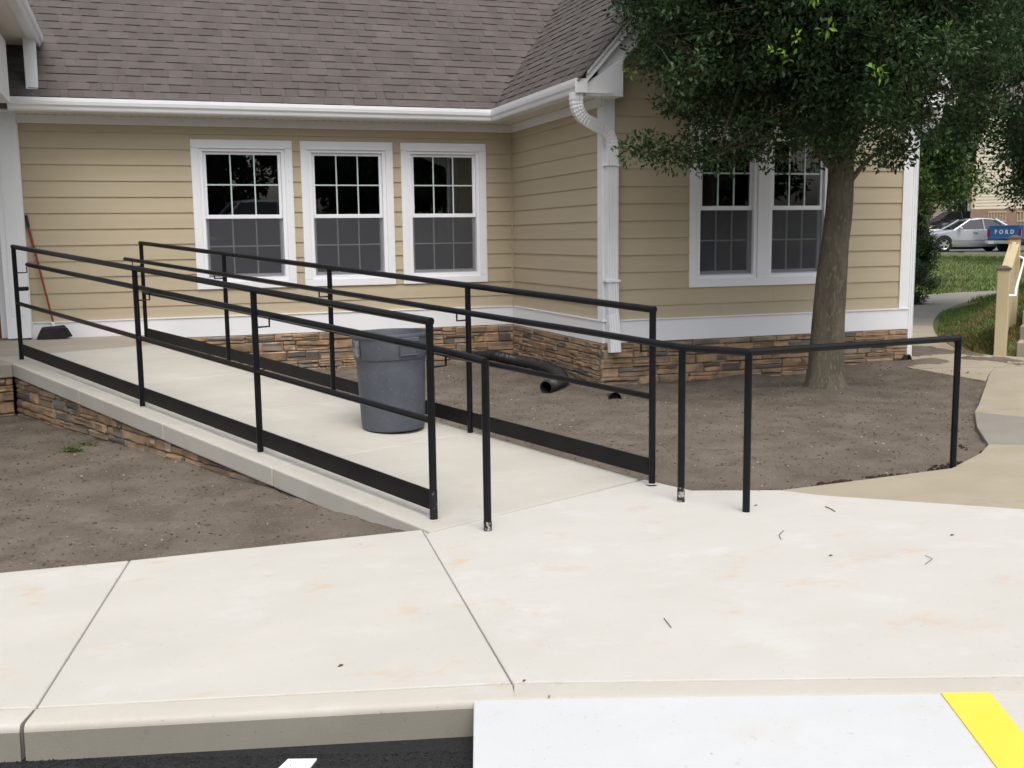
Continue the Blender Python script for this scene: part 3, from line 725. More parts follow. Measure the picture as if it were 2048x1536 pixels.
# ---- stone base
smesh = []
def stone_mesh(k):
    r = random.Random(100 + k); w, h = 1., 1.
    nx, nz = 4, 3; vs = []; fs = []
    ed = .04
    xs = [0, .05 + r.uniform(-.02, .02), .35, .68, .95, 1]; zs = [0, .16, .5, .84, 1]
    for j, z in enumerate(zs):
        for i, x in enumerate(xs):
            border = i in (0, len(xs) - 1) or j in (0, len(zs) - 1)
            y = .68 + r.uniform(-.1, .1) if border else .86 + r.uniform(-.16, .16)
            xx = x + (r.uniform(-.012, .012) if i not in (0, 5) else 0); zz_ = z + (r.uniform(-.07, .07) if 0 < j < 4 else (r.uniform(0, .06) if j == 0 else r.uniform(-.06, 0)))
            vs.append((xx, zz_, y))
    nxx = len(xs)
    for j in range(len(zs) - 1):
        for i in range(nxx - 1): fs.append((j * nxx + i, j * nxx + i + 1, (j + 1) * nxx + i + 1, (j + 1) * nxx + i))
    b0 = len(vs); ring = [i for i in range(nxx)] + [j * nxx + nxx - 1 for j in range(1, len(zs))] + [(len(zs) - 1) * nxx + i for i in range(nxx - 2, -1, -1)] + [j * nxx for j in range(len(zs) - 2, 0, -1)]
    for i in ring: vs.append((vs[i][0], vs[i][1], 0))
    m = len(ring)
    for k2 in range(m): fs.append((ring[k2], b0 + k2, b0 + (k2 + 1) % m, ring[(k2 + 1) % m]))
    return MB().add(vs, fs).mesh('stone', m_stone, smooth=True)
for k in range(14): smesh.append(stone_mesh(k))
def stone_wall(M, length, zb, ztop, parent, seed=1, depth=.05):
    """M: x along, y up, z out; ztop(x)"""
    r = random.Random(seed); z = zb
    cl = []                                      # courses as in ledgestone panels: rows of uneven height, some doubled
    while z < max(ztop(0), ztop(length)) - .01:
        h = r.choice([.055, .075, .09, .10, .12]); x = -r.random() * .1
        while x < length:
            w = r.uniform(.12, .46); xa, xb = max(0, x), min(length, x + w)
            if xb - xa > .03:
                zt = min(z + h, min(ztop(xa), ztop(xb)))
                if zt - z > .018:
                    sub = [(z, zt)]
                    if h > .085 and r.random() < .5 and zt - z > .08: mid = z + (zt - z) * r.uniform(.32, .68); sub = [(z, mid), (mid, zt)]
                    for a, b in sub:
                        d = depth * r.uniform(.8, 1.15)
                        link('stone', r.choice(smesh), parent, M @ T(xa + .002, a + .001, 0) @ Matrix.Diagonal((xb - xa - .004, b - a - .002, d, 1)))
            x += w
        z += h
sb = MB().box(XA0, xB, yA - .01, yA + .1, -.3, ZB0 - .002).box(xB, xB + .1, yC, yA - .012, -.3, ZB0 - .002).box(xB + .1, xR, yC, yC + .1, -.3, ZB0 - .002).box(xR - .1, xR, yC + .11, 19.8, -.3, ZB0 - .002)
base = part('stone_base', sb, m_mortar, bld)
stone_wall(wallframe((.2, yA - .0105, 0), (1, 0, 0)), xB - .2, -.12, lambda x: ZB0 - .003, base, 1)
stone_wall(wallframe((xB - .0005, yA - .06, 0), (0, -1, 0)), yA - .06 - yC - .0, -.12, lambda x: ZB0 - .003, base, 2)
stone_wall(wallframe((xB - .045, yC - .0005, 0), (1, 0, 0)), xR - xB + .085, -.16, lambda x: ZB0 - .003, base, 3)
stone_wall(wallframe((xR + .0005, yC + .0, 0), (0, 1, 0)), 2.2, -.16, lambda x: ZB0 - .003, base, 4)

# ---- entry portico at the left edge
bd('pilaster', -1.385, -1.145, yA - .12, yA + .05, .452, 2.91)
bd('pilaster_panel', -1.33, -1.2, yA - .128, yA - .1205, .70, 2.75)
bd('pilaster_edge', -1.175, -1.135, yA - .08, yA - .033, .452, 2.80)
bd('wall_panel', -1.46, -1.387, yA + .02, yA + .05, .45, 2.893)
dr = part('door', MB().box(-2.7, -1.47, yA + .13, yA + .17, .45, 2.6), m_dark, bld)
part('door_frame', MB().box(-1.53, -1.46, yA + .06, yA + .125, .45, 2.6), m_red, bld)
bd('portico_beam', -1.75, -1.135, 6.2, 12.40, 2.93, 3.55)
bd('portico_post', -1.005, -.885, 12.78, 12.90, 3.0, 3.655)
part('portico_soffit', MB().box(-4.6, -.96, 8.2, 13.3, 3.655, 3.675), m_soffit, bld)
pr = MB().add([(-.86, 8.15, 3.70), (-.86, 14.3, 3.70), (-2.9, 15.6, 5.2), (-2.9, 8.15, 5.2), (-.96, 8.15, 3.676), (-.96, 14.3, 3.676), (-2.9, 15.6, 5.1), (-2.9, 8.15, 5.1)],
              [(0, 1, 2, 3), (7, 6, 5, 4), (0, 4, 5, 1), (1, 5, 6, 2), (2, 6, 7, 3), (3, 7, 4, 0)])
part('portico_roof', pr, m_shingle, bld)
def gutter2(x, y0, y1, z):
    vs = []; mb = MB()
    for y in (y0, y1):
        for o_, h in GP: vs.append((x + o_, y, z + h))
    m = len(GP); mb.add(vs, [(i, (i + 1) % m, m + (i + 1) % m, m + i) for i in range(m)] + [tuple(range(m))[::-1], tuple(range(m, 2 * m))])
    part('gutter', mb, m_metal, bld)
gutter2(-.955, 8.15, 13.28, 3.64)
post_ = bd('portico_column', -1.42, -1.235, 10.46, 10.62, .44, 2.93)

# ================================================================== RAMP
ramp = empty('wheelchair_ramp', tuple(RP(3, .7)), 'sloping concrete ramp with a stone-faced side wall up to the entry landing', 'ramp')
ED, ER = -.135, 1.51
js = [.012, 1.555, 3.04, 4.55, 6.5]
def ramp_poly(s0, s1, n0=ED, n1=ER): return [RP(s0, n0), RP(s0, n1), RP(s1, n1), RP(s1, n0)]
for s0, s1 in zip(js, js[1:]):
    pts = ramp_poly(s0 + .003, s1 - .003); th = .125
    mb = MB().add([tuple(p) for p in pts] + [(p.x, p.y, p.z - th) for p in pts], [(0, 1, 2, 3), (7, 6, 5, 4), (0, 4, 5, 1), (1, 5, 6, 2), (2, 6, 7, 3), (3, 7, 4, 0)])
    part('slab', mb, m_ramp, ramp, bevel=.012, segs=3)
core = [RP(.3, ED + .07), RP(.3, ER - .06), RP(6.45, ER - .06), RP(6.45, ED + .07)]
rw = part('retaining_wall', MB().add([(p.x, p.y, p.z - .126) for p in core] + [(p.x, p.y, -.5) for p in core], [(0, 1, 2, 3), (7, 6, 5, 4), (0, 4, 5, 1), (1, 5, 6, 2), (2, 6, 7, 3), (3, 7, 4, 0)]), m_mortar, ramp)
# landing slab
K = RP(6.08, ED); Kr = RP(6.5, ER); LZ = Kr.z; Km = RP(6.5, ED)
Kl = Vector((K.x, K.y)) - N2 * 2.6
lp = [(K.x, K.y), (Km.x, Km.y), (Kr.x, Kr.y), (.30, 12.2), (.30, yA - .035), (-3.4, yA - .035), (-3.6, 10.2), (Kl.x, Kl.y)]
landz = lambda x, y: .01 + .065 * min(6.5, max(0, (Vector((x, y)) - RO).dot(U)))
part('landing_slab', MB().prism(lp, lambda x, y: landz(x, y) - .128, lambda x, y: landz(x, y) - .001), m_landing, ramp, bevel=.012, segs=3)
lp2 = [(K.x - .02, K.y + .07), (Km.x + .02, Km.y + .07), (Kr.x - .05, Kr.y - .05), (.25, 12.2), (.25, yA - .05), (-3.3, yA - .05), (-3.5, 10.25), (Kl.x + .0, Kl.y + .07)]
part('landing_base', MB().prism(lp2, -.5, lambda x, y: landz(x, y) - .135), m_mortar, ramp)
# facing stones on the visible side (local x runs down the ramp so that z faces out)
o_ = RP(6.13, ED + .07); MS = frame((o_.x, o_.y, 0), (-U.x, -U.y, 0), (0, 0, 1), (-N2.x, -N2.y, 0))
stone_wall(MS, 5.78, -.16, lambda x: .01 + .065 * (6.13 - x) - .128, rw, 11, .055)
o2 = Vector((K.x, K.y)) + Vector((-.0, .07)) - N2 * 2.55; ML = frame((o2.x, o2.y, 0), (N2.x, N2.y, 0), (0, 0, 1), (N2.y, -N2.x, 0))
stone_wall(ML, 2.52, -.16, lambda x: .405 - .133, rw, 12, .055)
# the other side
o3 = RP(.35, ER - .06); MR = frame((o3.x, o3.y, 0), (U.x, U.y, 0), (0, 0, 1), (N2.x, N2.y, 0))
boxpart('side_face', (0, 6.1, -.3, .0, -.02, .004), m_conc, ramp, MR)

# ================================================================== RAILINGS
def rail_set(name, label, n, ss, hn_, hr_start, bracket_at):
    g = 'black pipe railings along the ramp'
    rt = empty(name, tuple(RP(ss[0], n)), label, 'railing', g)
    r = .0205
    for k, s in enumerate(ss):
        top = 1.05 if k not in (0, len(ss) - 1) else 1.05
        b = RP(s, n); part('post', MB().tube([(b.x, b.y, b.z - .03), (b.x, b.y, b.z + 1.05 - (.0 if k in (0, len(ss) - 1) else .012))], r, 16), m_black, rt, smooth=True)
        part('base_grout', MB().lathe([(.034, .0), (.031, .002), (.027, .003), (r, .0035)], 16, (0, 0)), m_ramp, rt, T(b.x, b.y, b.z + .0005), smooth=True)
    a = RP(ss[0], n, 1.05); b = RP(ss[-1], n, 1.05); d = (b - a).normalized()
    part('top_rail', MB().tube([a - d * .016, b + d * .016], .0215, 16), m_black, rt, smooth=True)
    for s0, s1 in zip(ss, ss[1:]):
        part('mid_rail', MB().tube([RP(s0 + .012, n, .53), RP(s1 - .012, n, .53)], .0185, 14), m_black, rt, smooth=True)
        mb = MB(); p = [RP(s0 + .025, n, .05), RP(s1 - .025, n, .05)]
        vs = []
        for q in p:
            for dn in (-.005, .005):
                for dz in (0, .105): vs.append((q.x + N2.x * dn, q.y + N2.y * dn, q.z + dz))
        mb.add(vs, [(0, 1, 3, 2), (4, 6, 7, 5), (0, 4, 5, 1), (2, 3, 7, 6), (0, 2, 6, 4), (1, 5, 7, 3)])
        part('toe_board', mb, m_toe, rt)
    for s in bracket_at:
        sg = 1 if hn_ > n else -1
        part('bracket', MB().tube([RP(s, n, .81), RP(s, hn_, .81), RP(s, hn_, .86)], .0065, 8), m_black, rt, smooth=True)
    return rt
LS = [.151, 1.921, 3.658, 6.234]; QS = [-.125, 1.54, 3.262, 5.01, 6.775]
lrail = rail_set('ramp_railing', 'black pipe ramp railing nearest the camera, above the stone side wall', 0, LS, .105, 6.2, LS)
rrail = rail_set('ramp_railing', 'black pipe railing on the window side, running on over the soil bed at right', 1.465, QS, 1.36, 6.9, QS)
HR = .0205
H1 = RP(-.158, .105); H1.z = 0
part('handrail', MB().tube([RP(6.21, .105, .885), RP(.15, .105, .885), (H1.x, H1.y, .875)], HR, 16), m_black, lrail, smooth=True)
part('post', MB().tube([(H1.x, H1.y, -.02), (H1.x, H1.y, .88)], HR, 16), m_black, lrail, smooth=True)
e0 = RP(6.234, 0, .66); part('stub_rail', MB().tube([e0, e0 + Vector((N2.x * .1, N2.y * .1, 0)) + Vector((.0, .02, 0))], .02, 12), m_black, lrail, smooth=True)
H2 = Vector((2.83, 5.26, 0)); H3 = Vector((3.05, 4.93, 0)); H4 = Vector((4.87, 5.42, 0))
part('handrail', MB().tube([RP(6.95, 1.36, .885), RP(.3, 1.345, .885), (H2.x, H2.y, .875), (H3.x, H3.y, .87), (H4.x, H4.y, .825)], HR, 16), m_black, rrail, smooth=True)
for p, z in ((H2, .87), (H3, .865), (H4, .835)):
    part('post', MB().tube([(p.x, p.y, -.02), (p.x, p.y, z)], HR, 16), m_black, rrail, smooth=True)
# bare and chalky scuffs at some post feet (thin sleeves)
m_scuff = material('scraped_foot', (.40, .38, .35), (.02, .02, .02), scale=38, rough=.9, contrast=(.42, .5))
for p in (H1, H2): part('scraped_foot', MB().tube([(p.x, p.y, -.001), (p.x, p.y, .05 if p is H1 else .085)], HR + .0012, 16, caps=False), m_scuff, lrail if p is H1 else rrail, smooth=True)
p4 = RP(LS[0], 0)
m_chip = material('chipped_foot', (.16, .155, .15), (.008, .008, .01), scale=45, rough=.8, contrast=(.33, .42))
part('scraped_foot', MB().tube([(p4.x, p4.y, p4.z), (p4.x, p4.y, p4.z + .16)], HR + .0012, 16, caps=False), m_chip, lrail, smooth=True)
# ================================================================== OBJECTS
# trash can
cp = RP(1.99, 1.125); can = empty('trash_can', tuple(cp), 'scuffed grey plastic trash can standing on the ramp', 'trash can')
CM = T(cp.x, cp.y, cp.z) @ Matrix.Rotation(R(-1), 4, 'Y') @ Matrix.Diagonal((1, 1, 1.06, 1))
prof = [(.001, .006), (.212, .004), (.224, .012), (.229, .05), (.246, .48), (.250, .485), (.259, .49), (.262, .497), (.267, .585), (.270, .625), (.278, .632), (.281, .645), (.277, .657), (.268, .658), (.262, .645), (.252, .50), (.24, .40), (.215, .03), (.001, .02)]
part('body', MB().lathe(prof, 48), m_bin, can, CM, smooth=True)
for ang in (R(-74), R(106)):
    A = CM @ Matrix.Rotation(ang, 4, 'Z')
    hb = MB(); 
    hb.box(.258, .276, -.072, .072, .515, .526); hb.box(.258, .278, -.072, -.064, .526, .615); hb.box(.258, .278, .064, .072, .526, .615); hb.box(.266, .289, -.075, .075, .606, .634)
    part('handle', hb, m_bin, can, A, bevel=.004)
    part('handle_pocket', MB().box(.258, .2675, -.063, .063, .527, .605), m_bin, can, A)
part('scuff', MB().add([(.2745 * math.cos(a), .2745 * math.sin(a), z) for z in (.505, .62) for a in (R(-172), R(-166), R(-160), R(-154))], [(0, 1, 5, 4), (1, 2, 6, 5), (2, 3, 7, 6)]), m_binscuff, can, CM)
# broom
bx, by = -.93, yA - .14
br = empty('broom', (bx, by, LZ), 'red-handled push broom with charcoal bristles leaning in the entry corner', 'broom')
part('handle', MB().tube([(bx + .02, by + .02, LZ + .17), (-1.105, yA - .035, 1.70)], .0125, 10), m_red, br, smooth=True)
part('grip', MB().tube([(-1.1005, yA - .0365, 1.67), (-1.118, yA - .03, 1.80)], .0155, 10), m_brush, br, smooth=True)
part('ferrule', MB().tube([(bx + .02, by + .02, LZ + .135), (bx + .013, by + .0205, LZ + .19)], .018, 10), m_vinyl, br, smooth=True)
part('brush_head', MB().add([(bx - .12, by - .035, LZ + .10), (bx + .155, by - .035, LZ + .118), (bx + .155, by + .035, LZ + .118), (bx - .12, by + .035, LZ + .10), (bx - .10, by - .025, LZ + .135), (bx + .13, by - .025, LZ + .152), (bx + .13, by + .025, LZ + .152), (bx - .10, by + .025, LZ + .135)],
     [(3, 2, 1, 0), (4, 5, 6, 7), (0, 1, 5, 4), (1, 2, 6, 5), (2, 3, 7, 6), (3, 0, 4, 7)]), m_brush, br, bevel=.006)
bb = MB(); rr = random.Random(3)
for i in range(46):
    for j in range(5):
        t = i / 45; x = bx - .115 + .27 * t; y = by - .03 + .015 * j
        xe = bx - .155 + .355 * t + rr.uniform(-.006, .006); ye = by - .06 + .025 * j + rr.uniform(-.006, .006); zt = LZ + .10 + .018 * t
        ze = LZ + .004 + (.02 * max(0, t - .8) * 5)
        w = .005; bb.add([(x - w, y, zt), (x + w, y, zt), (xe + w, ye, ze), (xe - w, ye, ze)], [(0, 1, 2, 3)])
        bb.add([(x, y - w, zt), (x, y + w, zt), (xe, ye + w, ze), (xe, ye - w, ze)], [(0, 1, 2, 3)])
part('bristles', bb, m_brush, br, kind='stuff')
# corrugated drain pipe on the soil
dp = [(3.95, 12.82), (4.22, 12.68), (4.40, 12.3), (4.45, 11.7), (4.40, 11.1), (4.24, 10.55), (4.0, 10.18), (3.85, 10.03)]
dpp = []
for k in range(181):
    tt = k / 180 * (len(dp) - 1); i = min(int(tt), len(dp) - 2); f = tt - i
    P = [Vector(dp[max(0, min(len(dp) - 1, i + j))]) for j in (-1, 0, 1, 2)]
    p = .5 * ((2 * P[1]) + (P[2] - P[0]) * f + (2 * P[0] - 5 * P[1] + 4 * P[2] - P[3]) * f * f + (3 * P[1] - P[0] - 3 * P[2] + P[3]) * f ** 3)
    dpp.append((p.x, p.y, soil_h(p.x, p.y) + .060))
pipe = empty('drain_pipe', dpp[-1], 'black corrugated drain pipe curving over the soil with its open end toward the camera', 'drain pipe')
part('pipe_wall', MB().tube(dpp, .066, 16, False, [1 + .07 * (1 if i % 2 else -1) for i in range(181)]).tube(dpp, .056, 16, False), m_pipe, pipe, smooth=True)
def stub(x, y, d, label):
    z = soil_h(x, y)
    o = tag(part('drain_outlet', MB().tube([(x, y, z + .01), (x - d[0] * .4, y - d[1] * .4, z - .06)], .06, 18, False).tube([(x, y, z + .01), (x - d[0] * .4, y - d[1] * .4, z - .06)], .054, 18, False), m_pipe, None, smooth=True), label, 'drain outlet')
    part('dark_bore', MB().tube([(x - d[0] * .06, y - d[1] * .06, z), (x - d[0] * .3, y - d[1] * .3, z - .043)], .053, 18, True), m_dark, o)
stub(4.30, 9.33, (-.3, -1, 0), 'black drain outlet at soil level under the downspout corner')
stub(8.43, 10.15, (.5, -.9, 0), 'black drain outlet beside the right-hand stone corner')

# steps with painted handrail wall at the right edge
st = empty('concrete_steps', (10.5, 10.6, 0), 'weathered concrete steps rising to the right beside the tan posts', 'steps')
sdir = Vector((.75, .661)); sn = Vector((.661, -.75)); so = Vector((9.93, 10.08))
for k in range(4):
    a = so + sdir * (k * .34); pts = [a, a + sn * 1.6, a + sn * 1.6 + sdir * (.36 if k < 3 else 3), a + sdir * (.36 if k < 3 else 3)]
    part('step', MB().prism([tuple(p) for p in pts], -.2, .165 * (k + 1)), m_old if k % 2 == 0 else m_olddark, st, bevel=.012)
hw = empty('step_railing', (9.8, 10.15, 0), 'tan painted post railing with brown caps beside the concrete steps', 'railing')
def postbox(p, w, z0, z1, nm='post'):
    M = frame((p.x, p.y, 0), (sn.x, sn.y, 0), (sdir.x, sdir.y, 0), (0, 0, 1)); boxpart(nm, (-w / 2, w / 2, -w / 2, w / 2, z0, z1), m_tanpaint, hw, M, bevel=.006)
    k = w / 2 + .012
    part('post_cap', MB().add([(-k, -k, z1), (k, -k, z1), (k, k, z1), (-k, k, z1), (-k, -k, z1 + .018), (k, -k, z1 + .018), (k, k, z1 + .018), (-k, k, z1 + .018), (-.02, -.02, z1 + .05), (.02, -.02, z1 + .05), (.02, .02, z1 + .05), (-.02, .02, z1 + .05)],
         [(3, 2, 1, 0), (0, 1, 5, 4), (1, 2, 6, 5), (2, 3, 7, 6), (3, 0, 4, 7), (4, 5, 9, 8), (5, 6, 10, 9), (6, 7, 11, 10), (7, 4, 8, 11), (8, 9, 10, 11)]), m_cap, hw, M)
p1 = Vector((9.80, 10.20)); p2 = p1 + sdir * 1.30 + sn * .0
postbox(p1, .135, -.1, 1.03); postbox(p2, .135, .2, 1.385)
def slope_box(a, b, za, zb, w, h, nm, mat, bev=.004):
    d = (b - a).normalized(); q = Vector((d.y, -d.x)); vs = []
    for p, z in ((a, za), (b, zb)):
        for k in (-1, 1):
            for dz in (0, h): vs.append((p.x + q.x * k * w / 2, p.y + q.y * k * w / 2, z + dz))
    part(nm, MB().add(vs, [(0, 1, 3, 2), (4, 6, 7, 5), (0, 4, 5, 1), (2, 3, 7, 6), (0, 2, 6, 4), (1, 5, 7, 3)]), mat, hw, bevel=bev)
slope_box(p1 + sdir * .07, p2 - sdir * .07, .93, 1.27, .12, .05, 'sloping_rail', m_tanpaint)
slope_box(p1 + sdir * .07, p2 - sdir * .07, .02, .45, .05, .9, 'side_panel', m_tanpaint)
g0 = p1 + sn * .13 + sdir * .05; g1 = p2 + sn * .13 - sdir * .1
part('grab_rail', MB().tube([(p1.x + sn.x * .06, p1.y + sn.y * .06, .72), (g0.x, g0.y, .72), (g0.x + sdir.x * .06, g0.y + sdir.y * .06, .80), (g1.x, g1.y, 1.13), (g1.x - sn.x * .06, g1.y - sn.y * .06, 1.16)], .016, 10), m_vinyl, hw, smooth=True)

# ---- vegetation helpers
def leaf_cloud(centers, radii, per, size, aspect=.45, seed=0, up=.5, fold=True):
    """leaves spread round many twig tips: returns verts, faces (two tris folded along the midrib -> 4 verts, 1 bent quad)"""
    g = np.random.default_rng(seed); n = len(centers) * per
    c = np.repeat(np.asarray(centers), per, 0); r = np.repeat(np.asarray(radii), per)[:, None]
    d = g.normal(size=(n, 3)); d /= np.linalg.norm(d, axis=1)[:, None]
    p = c + d * r * (g.random((n, 1)) ** .45) * np.array([1, 1, .7])
    ax = d * .7 + g.normal(size=(n, 3)) * .6; ax[:, 2] -= .05; ax /= np.linalg.norm(ax, axis=1)[:, None]
    nm = g.normal(size=(n, 3)) * .75; nm[:, 2] += up * 1.6
    sd_ = np.cross(nm, ax); sd_ /= np.linalg.norm(sd_, axis=1)[:, None] + 1e-9; nn = np.cross(ax, sd_)
    L = size * g.uniform(.65, 1.25, (n, 1)); w = L * aspect * .5
    a = p; b = p + ax * L * .55 + sd_ * w + nn * w * .35; cc = p + ax * L - nn * L * .12; e = p + ax * L * .5 - sd_ * w + nn * w * .35
    v = np.stack([a, b, cc, e], 1).reshape(-1, 3); i = np.arange(n)[:, None] * 4
    f = np.concatenate([i + np.array([0, 1, 2]), i + np.array([0, 2, 3])], 1).reshape(-1, 3)
    return v, f
def ellip_points(n, c, rad, seed, shell=.55, keep=None, nscale=1.1, thr=-.15):
    g = np.random.default_rng(seed); out = []
    while len(out) < n:
        d = g.normal(size=3); d /= np.linalg.norm(d); rr_ = (shell + (1 - shell) * g.random()) if g.random() < .8 else g.random()
        p = np.array(c) + d * rr_ * np.array(rad)
        bump_ = 1 + .22 * mnoise.noise(Vector(tuple(d * 2.2 + seed)))
        p = np.array(c) + (p - np.array(c)) * bump_
        if mnoise.noise(Vector(tuple(p * nscale))) < thr: continue
        if keep and not keep(p): continue
        out.append(p)
    return np.array(out)
def trunk_tube(pts, rs, seg=14, seed=0, rough=.06):
    mb = MB(); vs = []
    r = random.Random(seed)
    for k, (p, rad) in enumerate(zip(pts, rs)):
        for j in range(seg):
            a = 2 * math.pi * j / seg; q = rad * (1 + rough * mnoise.noise(Vector((math.cos(a) * 1.5, math.sin(a) * 1.5, p[2] * 2 + seed))) + rough * .5 * mnoise.noise(Vector((math.cos(a) * 4, math.sin(a) * 4, p[2] * 6 + seed))))
            vs.append((p[0] + q * math.cos(a), p[1] + q * math.sin(a), p[2]))
    n = len(pts)
    return mb.add(vs, [(i * seg + j, i * seg + (j + 1) % seg, (i + 1) * seg + (j + 1) % seg, (i + 1) * seg + j) for i in range(n - 1) for j in range(seg)])
def resample(pts, rs, n):
    out, ro = [], []
    for k in range(n):
        t = k / (n - 1) * (len(pts) - 1); i = min(int(t), len(pts) - 2); f = t - i
        P = [np.array(pts[max(0, min(len(pts) - 1, i + j))], float) for j in (-1, 0, 1, 2)]
        out.append(tuple(.5 * ((2 * P[1]) + (P[2] - P[0]) * f + (2 * P[0] - 5 * P[1] + 4 * P[2] - P[3]) * f * f + (3 * P[1] - P[0] - 3 * P[2] + P[3]) * f ** 3))); ro.append(rs[i] * (1 - f) + rs[i + 1] * f)
    return out, ro
def tree(name, label, base, trunk, rs, centers, twig_r, per, size, mat, seed=0, limbs=18, aspect=.45, group=None, up=.5, extra=None, bark=m_bark):
    t = empty(name, base, label, 'tree', group)
    pts, rr_ = resample(trunk, rs, 26)
    part('trunk', trunk_tube(pts, rr_, 18, seed), bark, t, smooth=True)
    g = random.Random(seed); idx = list(range(len(centers))); g.shuffle(idx); lb = MB(); tw = MB()
    for k in idx[:limbs]:
        e = Vector(tuple(centers[k])); ti = g.randrange(len(pts) * 2 // 3, len(pts)); s = Vector(pts[ti]); m = s.lerp(e, .5) + Vector((0, 0, .12 * (e - s).length))
        P, Q = resample([tuple(s), tuple(m), tuple(e)], [rs[-1] * .6, rs[-1] * .35, rs[-1] * .1], 8); lb.tube(P, 1, 6, False, Q)
    for k in idx[limbs:limbs + 260]:
        e = Vector(tuple(centers[k])); j = min(idx[:limbs], key=lambda q: float(np.sum((centers[q] - centers[k]) ** 2))); s = Vector(tuple(centers[j]))
        if (e - s).length < 2.2: tw.tube([s, s.lerp(e, .5) + Vector((0, 0, .05)), e], 1, 4, False, [rs[-1] * .09, rs[-1] * .06, .002])
    if lb.v: part('limb', lb, bark, t, smooth=True)
    if tw.v: part('twigs', tw, m_twig, t, kind='stuff')
    v, f = leaf_cloud(centers, [twig_r] * len(centers), per, size, aspect, seed, up)
    link('crown', np_mesh('crown', v, f, mat), t, I4, kind='stuff')
    if extra:
        v, f = leaf_cloud(extra, [.045] * len(extra), 9, size * 1.1, .4, seed + 5, .8); link('new_shoots', np_mesh('new_shoots', v, f, m_lime), t, I4, kind='stuff')
    return t

# the tree in front of the gable wall
def keepA(p):
    x, y, z = p
    bot = 2.13 + .35 * smooth(6.7, 7.6, x) + .12 * mnoise.noise(Vector((x * 2.2, y * 2.2, 0))) + .55 * smooth(5.0, 4.55, x * 8.6 / y + .12)
    return z > bot and y < 10.05 - (0 if z < 3 else 0)
cA = ellip_points(2700, (5.93, 8.6, 3.95), (1.92, 1.8, 2.0), 21, .45, keepA, 1.3, -.40)
drp = np.array([(4.55 + .05 * i, 8.75 - .02 * i, 2.18 - .01 * i + .05 * (i % 3)) for i in range(-6, 9)] + [(6.9 + .02 * i, 8.7, 2.2 + .04 * (i % 4)) for i in range(6)])
cA = np.concatenate([cA, drp, np.array([(7.15 + .3 * rng.random(), 8.8 + .5 * rng.random(), 2.55 + .5 * rng.random()) for _ in range(46)])])
shoots = [(4.75, 7.1, 2.95), (4.95, 7.0, 3.0), (4.62, 7.2, 2.85), (5.35, 6.95, 2.72), (5.42, 7.0, 2.68), (4.9, 7.1, 3.25), (3.98, 8.4, 2.85), (4.7, 7.1, 2.8), (6.2, 7.2, 3.1)]
tree('tree', 'dark small-leaved tree with a grey mottled trunk in the soil bed by the gable wall', (6.42, 8.95, -.08),
     [(6.44, 8.95, -.18), (6.43, 8.95, -.07), (6.42, 8.95, .1), (6.43, 8.95, .5), (6.45, 8.95, .95), (6.49, 8.95, 1.4), (6.52, 8.94, 1.8), (6.51, 8.93, 2.3), (6.42, 8.9, 3.2), (6.2, 8.85, 4.4)],
     [.38, .245, .182, .162, .152, .134, .126, .122, .10, .06], cA, .185, 62, .057, m_leaf, 21, 30, extra=shoots)

# trees behind, to the right
cB = ellip_points(1300, (14.2, 14.2, 6.0), (4.2, 3.4, 3.7), 31, .4, lambda p: p[2] > 2.75 + .3 * mnoise.noise(Vector((p[0], p[1], 0))) , .7, -.5)
tree('tree', 'big shady tree at the right edge whose dark crown hangs over the walk', (17.6, 13.2, .4), [(17.6, 13.2, .2), (17.5, 13.2, 1.5), (17.2, 13.3, 3), (16.5, 13.4, 5), (15.8, 13.4, 7)], [.36, .3, .26, .2, .1], cB, .42, 64, .11, m_leaf3, 31, 22)
cC = ellip_points(620, (20.6, 24.3, 5.0), (1.7, 1.6, 3.2), 33, .4, None, .8, -.25)
tree('tree', 'mid-green broadleaf tree just past the building corner', (20.6, 24.6, .1), [(20.6, 24.6, -.1), (20.7, 24.6, 1.6), (20.9, 24.5, 3.2), (21.1, 24.4, 6)], [.22, .18, .14, .07], cC, .42, 40, .15, m_leaf2, 33, 14)
cD = ellip_points(420, (30.5, 29.7, 4.0), (2.0, 2.0, 2.4), 35, .35, lambda p: p[2] > 2.15 + .3 * abs(p[0] - 31), .8, -.4)
tree('tree', 'dense dark evergreen beside the far cream house', (31.6, 30.2, .4), [(31.6, 30.2, .2), (31.6, 30.2, 2), (31, 30.1, 3.6), (30.4, 30, 5.4)], [.3, .26, .2, .06], cD, .5, 46, .17, m_leaf3, 35, 12)
cE = ellip_points(520, (29.2, 34.0, 6.4), (1.7, 1.7, 4.2), 37, .4, lambda p: p[2] > 2.7, .7, -.4)
tree('tree', 'tall leafy tree behind the parked white car', (28.6, 34.4, .5), [(28.6, 34.4, .2), (28.6, 34.4, 2), (28.9, 34.2, 4), (29.2, 34, 8)], [.3, .25, .2, .08], cE, .55, 40, .19, m_leaf2, 37, 12)
cF = np.concatenate([ellip_points(90, (x, y, h * .55), (5, 4, h * .5), 40 + i, .4, lambda p: p[2] > 3.2, .4, -.4) for i, (x, y, h) in enumerate([(38, 56, 18), (46, 62, 20), (54, 66, 22), (62, 60, 22), (68, 52, 20), (58, 46, 17), (66, 44, 18), (50, 72, 24), (72, 66, 26), (42, 66, 22), (34, 60, 18), (76, 46, 20)])])
v, f = leaf_cloud(cF, [1.3] * len(cF), 60, .5, .5, 44, .4)
wd = link('woodland', np_mesh('woodland', v, f, m_leaf3), None, I4, kind='stuff'); wd['label'] = 'wooded mass of far trees beyond the parking lot'; wd['category'] = 'trees'

